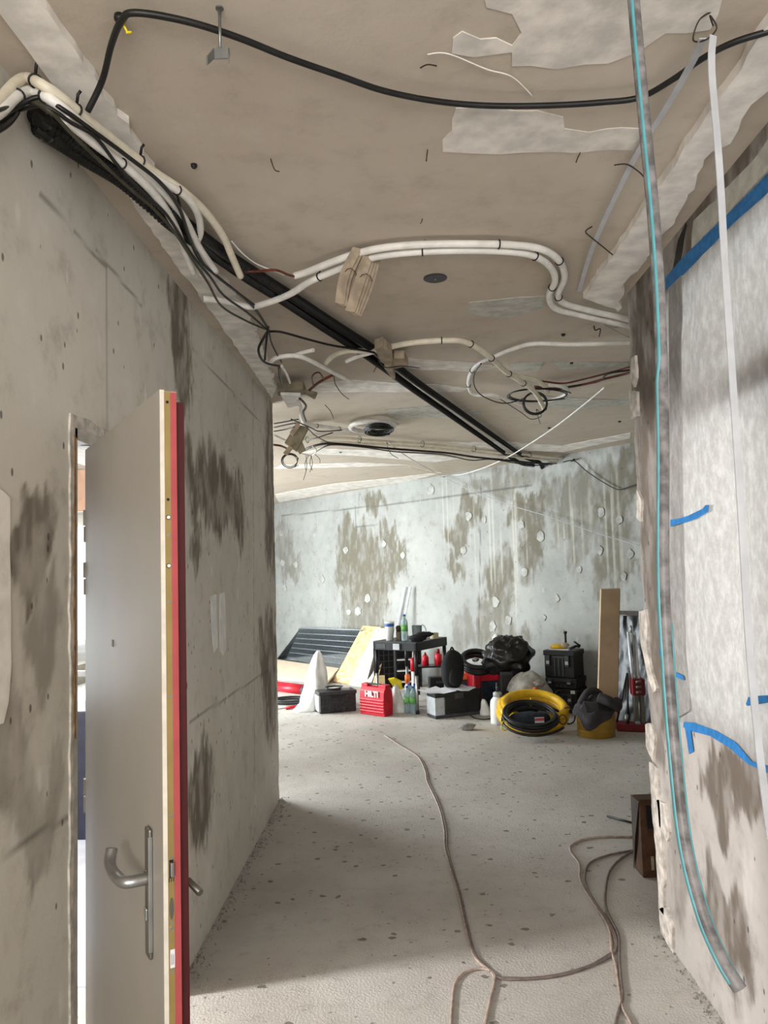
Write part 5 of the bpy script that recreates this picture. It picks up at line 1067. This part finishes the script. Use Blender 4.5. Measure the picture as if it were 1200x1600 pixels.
for tn in range(9):
    e = rnd.uniform(.27, .335); pts += ring_pts(c2+Vector((rnd.uniform(-.015, .015), rnd.uniform(-.015, .015), rnd.uniform(-.03, .05))), e, .98, .02, 28)
sm_ = [sum((pts[max(0, min(len(pts)-1, i+d))] for d in range(-4, 5)), Vector())/9 for i in range(len(pts))]
parts = [('loops', MB().tube(sm_, .0125, 8), 'black_cable', True)]
for an in (1.4, -.15, 3.6): 
    cc = c2+rot@Vector((.3*math.cos(an), .3*math.sin(an), .02)); parts.append(('tie', MB().tube([cc+Vector((.036*math.cos(q*PI/6)*math.cos(an), .036*math.cos(q*PI/6)*math.sin(an), .045*math.sin(q*PI/6))) for q in range(12)], .006, 6, True), 'olive_cable' if an < 1 else 'yellow_pale', True))
wthing('cable_coil', 'black cable coil leaning in front of the yellow hose', 'cable', parts)
q = c2+Vector((.0, .06, .0)); pk = MB().blob(q, (.2, .11, .07), .12, 1.8, 4, 22, 12)
wthing('wrapped_pack', 'dark blue wrapped pack inside the hose coils', 'pack', [('pack', pk, 'blue_dark', True), ('label_sticker', MB().slab([q+Vector((.03, -.115, -.02)), q+Vector((.12, -.108, -.02)), q+Vector((.12, -.098, .03)), q+Vector((.03, -.105, .03))], (0, -.004, 0)), 'paper', False), ('label_stripe', MB().slab([q+Vector((.03, -.121, .0)), q+Vector((.12, -.114, .0)), q+Vector((.12, -.106, .025)), q+Vector((.03, -.113, .025))], (0, -.003, 0)), 'door_red', False)])

# gold bucket with jacket
a = G(939, 1155)+Vector((0, .17, 0)); t = thing('tin_bucket', 'gold coloured tin bucket under the dark jacket', 'bucket', a)
MB().lathe([(.172, 0), (.176, .006), (.178, .24), (.181, .25), (.176, .255), (.17, .25), (.166, .02), (0, .015)], 34).build('wall', 'gold', t, smooth=True)
for z_ in (.06, .12, .18): MB().lathe([(.1765, z_-.004), (.1795, z_), (.1765, z_+.004)], 34).build('ring', 'gold', t, smooth=True)
jk = a+Vector((0, 0, .26)); mb = MB(); nu, nvv = 34, 18
for i in range(nvv+1):
    v = i/nvv
    for k in range(nu):
        an = 2*PI*k/nu; front = max(0, math.cos(an+PI/2+.35)); reach = .62+.34*max(0, math.cos(an-(-PI/2-.45)))**3+.1*noise.noise(Vector((math.cos(an)*2, math.sin(an)*2, 3)))
        s1 = v*reach*1.4; r = min(.2, s1*.24)+.012*math.sin(an*7+v*4)*v+(.01 if s1 > .8 else 0); z_ = .12*(1-min(1, s1/.75)**2)-max(0, s1-.80)*.30
        z_ += .05*noise.fractal(Vector((math.cos(an)*r*14, math.sin(an)*r*14, 1.5)), 1, 2, 3)*(1 if s1 < .75 else .4)
        mb.v.append(jk+Vector((r*math.cos(an), r*math.sin(an), z_)))
for i in range(nvv):
    for k in range(nu): mb.f.append((i*nu+k, i*nu+(k+1) % nu, (i+1)*nu+(k+1) % nu, (i+1)*nu+k))
parts = [('body', mb, 'jacket', True), ('sleeve', MB().tube(smooth([jk+Vector((.02, -.1, .11)), jk+Vector((.1, -.16, .08)), jk+Vector((.17, -.14, .03)), jk+Vector((.19, -.05, .06))], 5), .05, 10), 'jacket', True), ('collar', MB().tube(smooth([jk+Vector((-.14, -.02, .05)), jk+Vector((-.08, -.05, .15)), jk+Vector((0, 0, .16)), jk+Vector((.06, .05, .12))], 5), .035, 8), 'jacket', True),
         ('flap', MB().slab([jk+Vector((-.14, -.15, .09)), jk+Vector((-.02, -.2, .08)), jk+Vector((.0, -.2, -.06)), jk+Vector((-.04, -.197, -.15)), jk+Vector((-.1, -.19, -.1)), jk+Vector((-.17, -.13, -.0))], (0, .012, .004)), 'jacket', False, .004)]
wthing('jacket', 'dark grey jacket draped over the gold bucket', 'jacket', parts)

# tall cardboard
a = G(949, 1139); tp = P(954, 921, y=a.y+.4); wv = Vector((.098, 0, 0)); b0, b1 = a-wv, a+wv
wthing('cardboard_box', 'tall flat brown cardboard box leaning by the wrapped panel', 'cardboard', [('front', MB().slab([b0, b1, Vector((tp.x+.098, tp.y, tp.z)), Vector((tp.x-.098, tp.y, tp.z))], (0, .045, .01)), 'osb_plain', False, .003), ('seam', MB().slab([b1+Vector((.001, 0, 0)), b1+Vector((.001, .045, .01)), Vector((tp.x+.099, tp.y+.045, tp.z+.01)), Vector((tp.x+.099, tp.y, tp.z))], (.002, 0, 0)), 'cardboard_dark', False)])
# wrapped panel
a = Vector((2.12, 8.25, 0)); b = a+FAR_U*.6; yv = -FAR_N*.22; z1 = P(990, 962, y=8.3).z
mb = MB(); nu, nvv = 26, 34; up = Vector((yv.x, yv.y, z1))
for i in range(nvv+1):
    for k in range(nu+1):
        u_, v_ = k/nu, i/nvv; q = a.lerp(b, u_)+up*v_; w_ = .02*noise.fractal(Vector((u_*5+v_*3, v_*3-u_*2, 2)), 1, 2, 4)*2; mb.v.append(q+Vector((0, -abs(w_), 0)))
for i in range(nvv):
    for k in range(nu): q = i*(nu+1)+k; mb.f.append((q, q+1, q+nu+2, q+nu+1))
bk = MB().slab([a, b, b+up, a+up], -FAR_N*.04)
wthing('film_wrapped_sheet', 'sheet wrapped in glossy black film leaning beside the pillar', 'panel', [('film', mb, 'plastic_wrap', True), ('panel', bk, 'black', False), ('top_bar', MB().slab([a+up+Vector((0, -.02, .01)), b+up+Vector((0, -.02, .01)), b+up+Vector((.02, .03, .01)), a+up+Vector((.02, .03, .01))], (0, 0, .04)), 'dark_brown', False)])
# drill stand
a = G(965, 1143); rz = -.08; t = thing('drill_stand', 'core drill stand with red base and twin steel rails', 'drill stand', a+Vector((.0, 0, 0)), rz)
MB().slab([(0, 0, 0), (.28, -.06, 0), (.34, .1, 0), (.02, .2, 0)], (0, 0, .07)).build('base', 'red_dark', t, .008)
cxm = .215; ztop = P(992, 988, y=a.y).z
for dx in (-.03, .03): MB().tube([(cxm+dx, .06, .38), (cxm+dx-.02, .09, ztop)], .014, 10).build('rail', 'alu', t, smooth=True)
MB().box(cxm-.008, cxm+.008, .06, .10, .3, ztop-.03).build('rack_bar', 'steel', t); MB().tube([(cxm-.02, .09, ztop-.01), (cxm-.02, .09, ztop+.06)], .01, 8).build('crank', 'steel', t, smooth=True)
cg = MB().box(cxm-.055, cxm+.07, .0, .13, .34, .50).build('carriage', 'red_dark', t, .012)
for z_ in (.37, .42, .47): MB().tube([(cxm-.02, -.004, z_), (cxm+.03, -.004, z_+.01)], .014, 8).build('roller', 'steel_dark', cg, smooth=True)
MB().box(cxm-.04, cxm+.0, .02, .08, .06, .35).build('column', 'steel_dark', t, .005); MB().box(cxm+.02, cxm+.06, .02, .08, .06, .35).build('column', 'steel_dark', t, .005)
MB().tube([(cxm-.02, -.02, .08), (cxm-.02, .02, .08)], .022, 12).build('bolt', 'steel', t, smooth=True)
MB().tube([(.02, .12, .07), (cxm-.08, .08, .55)], .009, 8).build('brace', 'black', t, smooth=True); MB().tube([(.11, .03, .07), (cxm-.08, .07, .55)], .009, 8).build('brace', 'black', t, smooth=True)
MB().tube([(.09, .03, .07), (.1, .03, .16)], .016, 10).build('adjuster', 'steel', t, smooth=True)

# ------------------------------------------------------------------ near floor
a = G(1005, 1372); b1 = G(990, 1342)
t = thing('cardboard_carton', 'dark brown carton standing behind the pillar', 'carton', a, .03)
MB().box(0, .32, 0, .13, 0, .39).build('body', 'cardboard_dark', t, .004); MB().slab([(-.001, 0, .39), (-.012, .05, .2), (-.004, .13, .0), (-.001, .13, .39)], (-.003, 0, 0)).build('torn_side', 'dark_brown', t); MB().box(.035, .25, -.003, 0, .25, .37).build('printed_panel', 'black', t); MB().box(.045, .06, -.004, -.003, .04, .11).build('label_strip', 'foam', t)
MB().slab([(0, 0, .39), (.32, 0, .39), (.32, -.012, .30), (0, -.012, .385)], (0, .01, .006)).build('flap', 'cardboard_dark', t)
a, b = G(949, 1277), G(1004, 1293); wthing('steel_rod', 'short dark steel rod lying on the floor by the carton', 'rod', [('steel_rod', MB().tube([a+Vector((0, 0, .008)), b+Vector((0, 0, .012))], .007, 8), 'black', True)])
def floor_cable(label, pts, r, m, group=None, dz=0.):
    path = smooth([G(*q[:2])+Vector((0, 0, r+(q[2] if len(q) > 2 else 0))) for q in pts], 8); return wthing('floor_cable', label, 'cable', [('floor_cable', MB().tube(path, r, 8), m, True)], group)
FC = 'dusty grey cables lying on the floor'
floor_cable('long grey twin cable snaking from the tools to the foreground, left strand', [(601, 1150), (625, 1166), (652, 1183), (664, 1205), (667, 1222), (678, 1245), (688, 1270), (694, 1300), (695, 1325), (704, 1360), (716, 1400), (727, 1450), (738, 1490), (750, 1507), (763, 1517), (772, 1530), (768, 1555), (758, 1600), (750, 1640)], .0055, 'hose_grey', FC)
floor_cable('long grey twin cable snaking from the tools to the foreground, right strand', [(603, 1150), (628, 1166), (656, 1185), (667, 1206), (670, 1222), (682, 1246), (691, 1270), (698, 1300), (699, 1325), (708, 1360), (720, 1400), (731, 1450), (742, 1492), (757, 1510), (780, 1530), (820, 1532), (870, 1527), (915, 1514), (950, 1495), (962, 1482), (958, 1462), (945, 1430)], .0055, 'hose_dark', FC)
floor_cable('pinkish cable loop at the bottom of the floor', [(703, 1640), (706, 1580), (711, 1540), (728, 1521), (755, 1516), (772, 1524), (772, 1540), (764, 1575), (752, 1640)], .0058, 'hose_grey', FC)
floor_cable('pale cable curving widest left in front of the carton', [(1010, 1309), (980, 1309), (945, 1309), (912, 1313), (892, 1323), (893, 1335), (905, 1352), (907, 1378), (925, 1410), (945, 1440), (953, 1460), (956, 1490), (962, 1510), (966, 1540), (972, 1575), (985, 1600), (1000, 1640)], .0058, 'hose_grey', FC)
floor_cable('grey cable curving in front of the carton, middle one', [(1008, 1327), (985, 1331), (950, 1338), (922, 1350), (914, 1370), (918, 1390), (932, 1415), (950, 1440), (960, 1460), (964, 1480), (955, 1495), (925, 1510), (880, 1524), (830, 1531), (785, 1530)], .0058, 'hose_dark', FC)
floor_cable('grey cable curving in front of the carton, innermost one', [(1010, 1322), (990, 1331), (968, 1345), (952, 1365), (946, 1395), (947, 1420), (958, 1445), (967, 1465), (968, 1500), (970, 1530), (973, 1560), (968, 1580), (958, 1620), (955, 1650)], .0062, 'hose_dark', FC)

# crumbs of concrete along the foot of the walls
rnd = random.Random(21); mb = MB()
for i in range(700):
    left = rnd.random() < .72
    if left: c = Vector((XL+abs(rnd.gauss(0, .035))+.004, rnd.uniform(DY1, YE+.05), 0))
    else: c = Vector((XR-abs(rnd.gauss(0, .03))-.004, rnd.uniform(2.6, YP), 0))
    sz = rnd.uniform(.003, .009); pts = [c+Vector((rnd.uniform(-1, 1), rnd.uniform(-1, 1), 0))*sz for _ in range(3)]; mb.add(pts+[c+Vector((0, 0, sz*1.2))], [(0, 1, 3), (1, 2, 3), (2, 0, 3), (0, 2, 1)])
tag(mb.build('rubble_crumbs', 'rubble'), 'concrete crumbs lying along the foot of the walls', 'rubble', None, 'stuff')
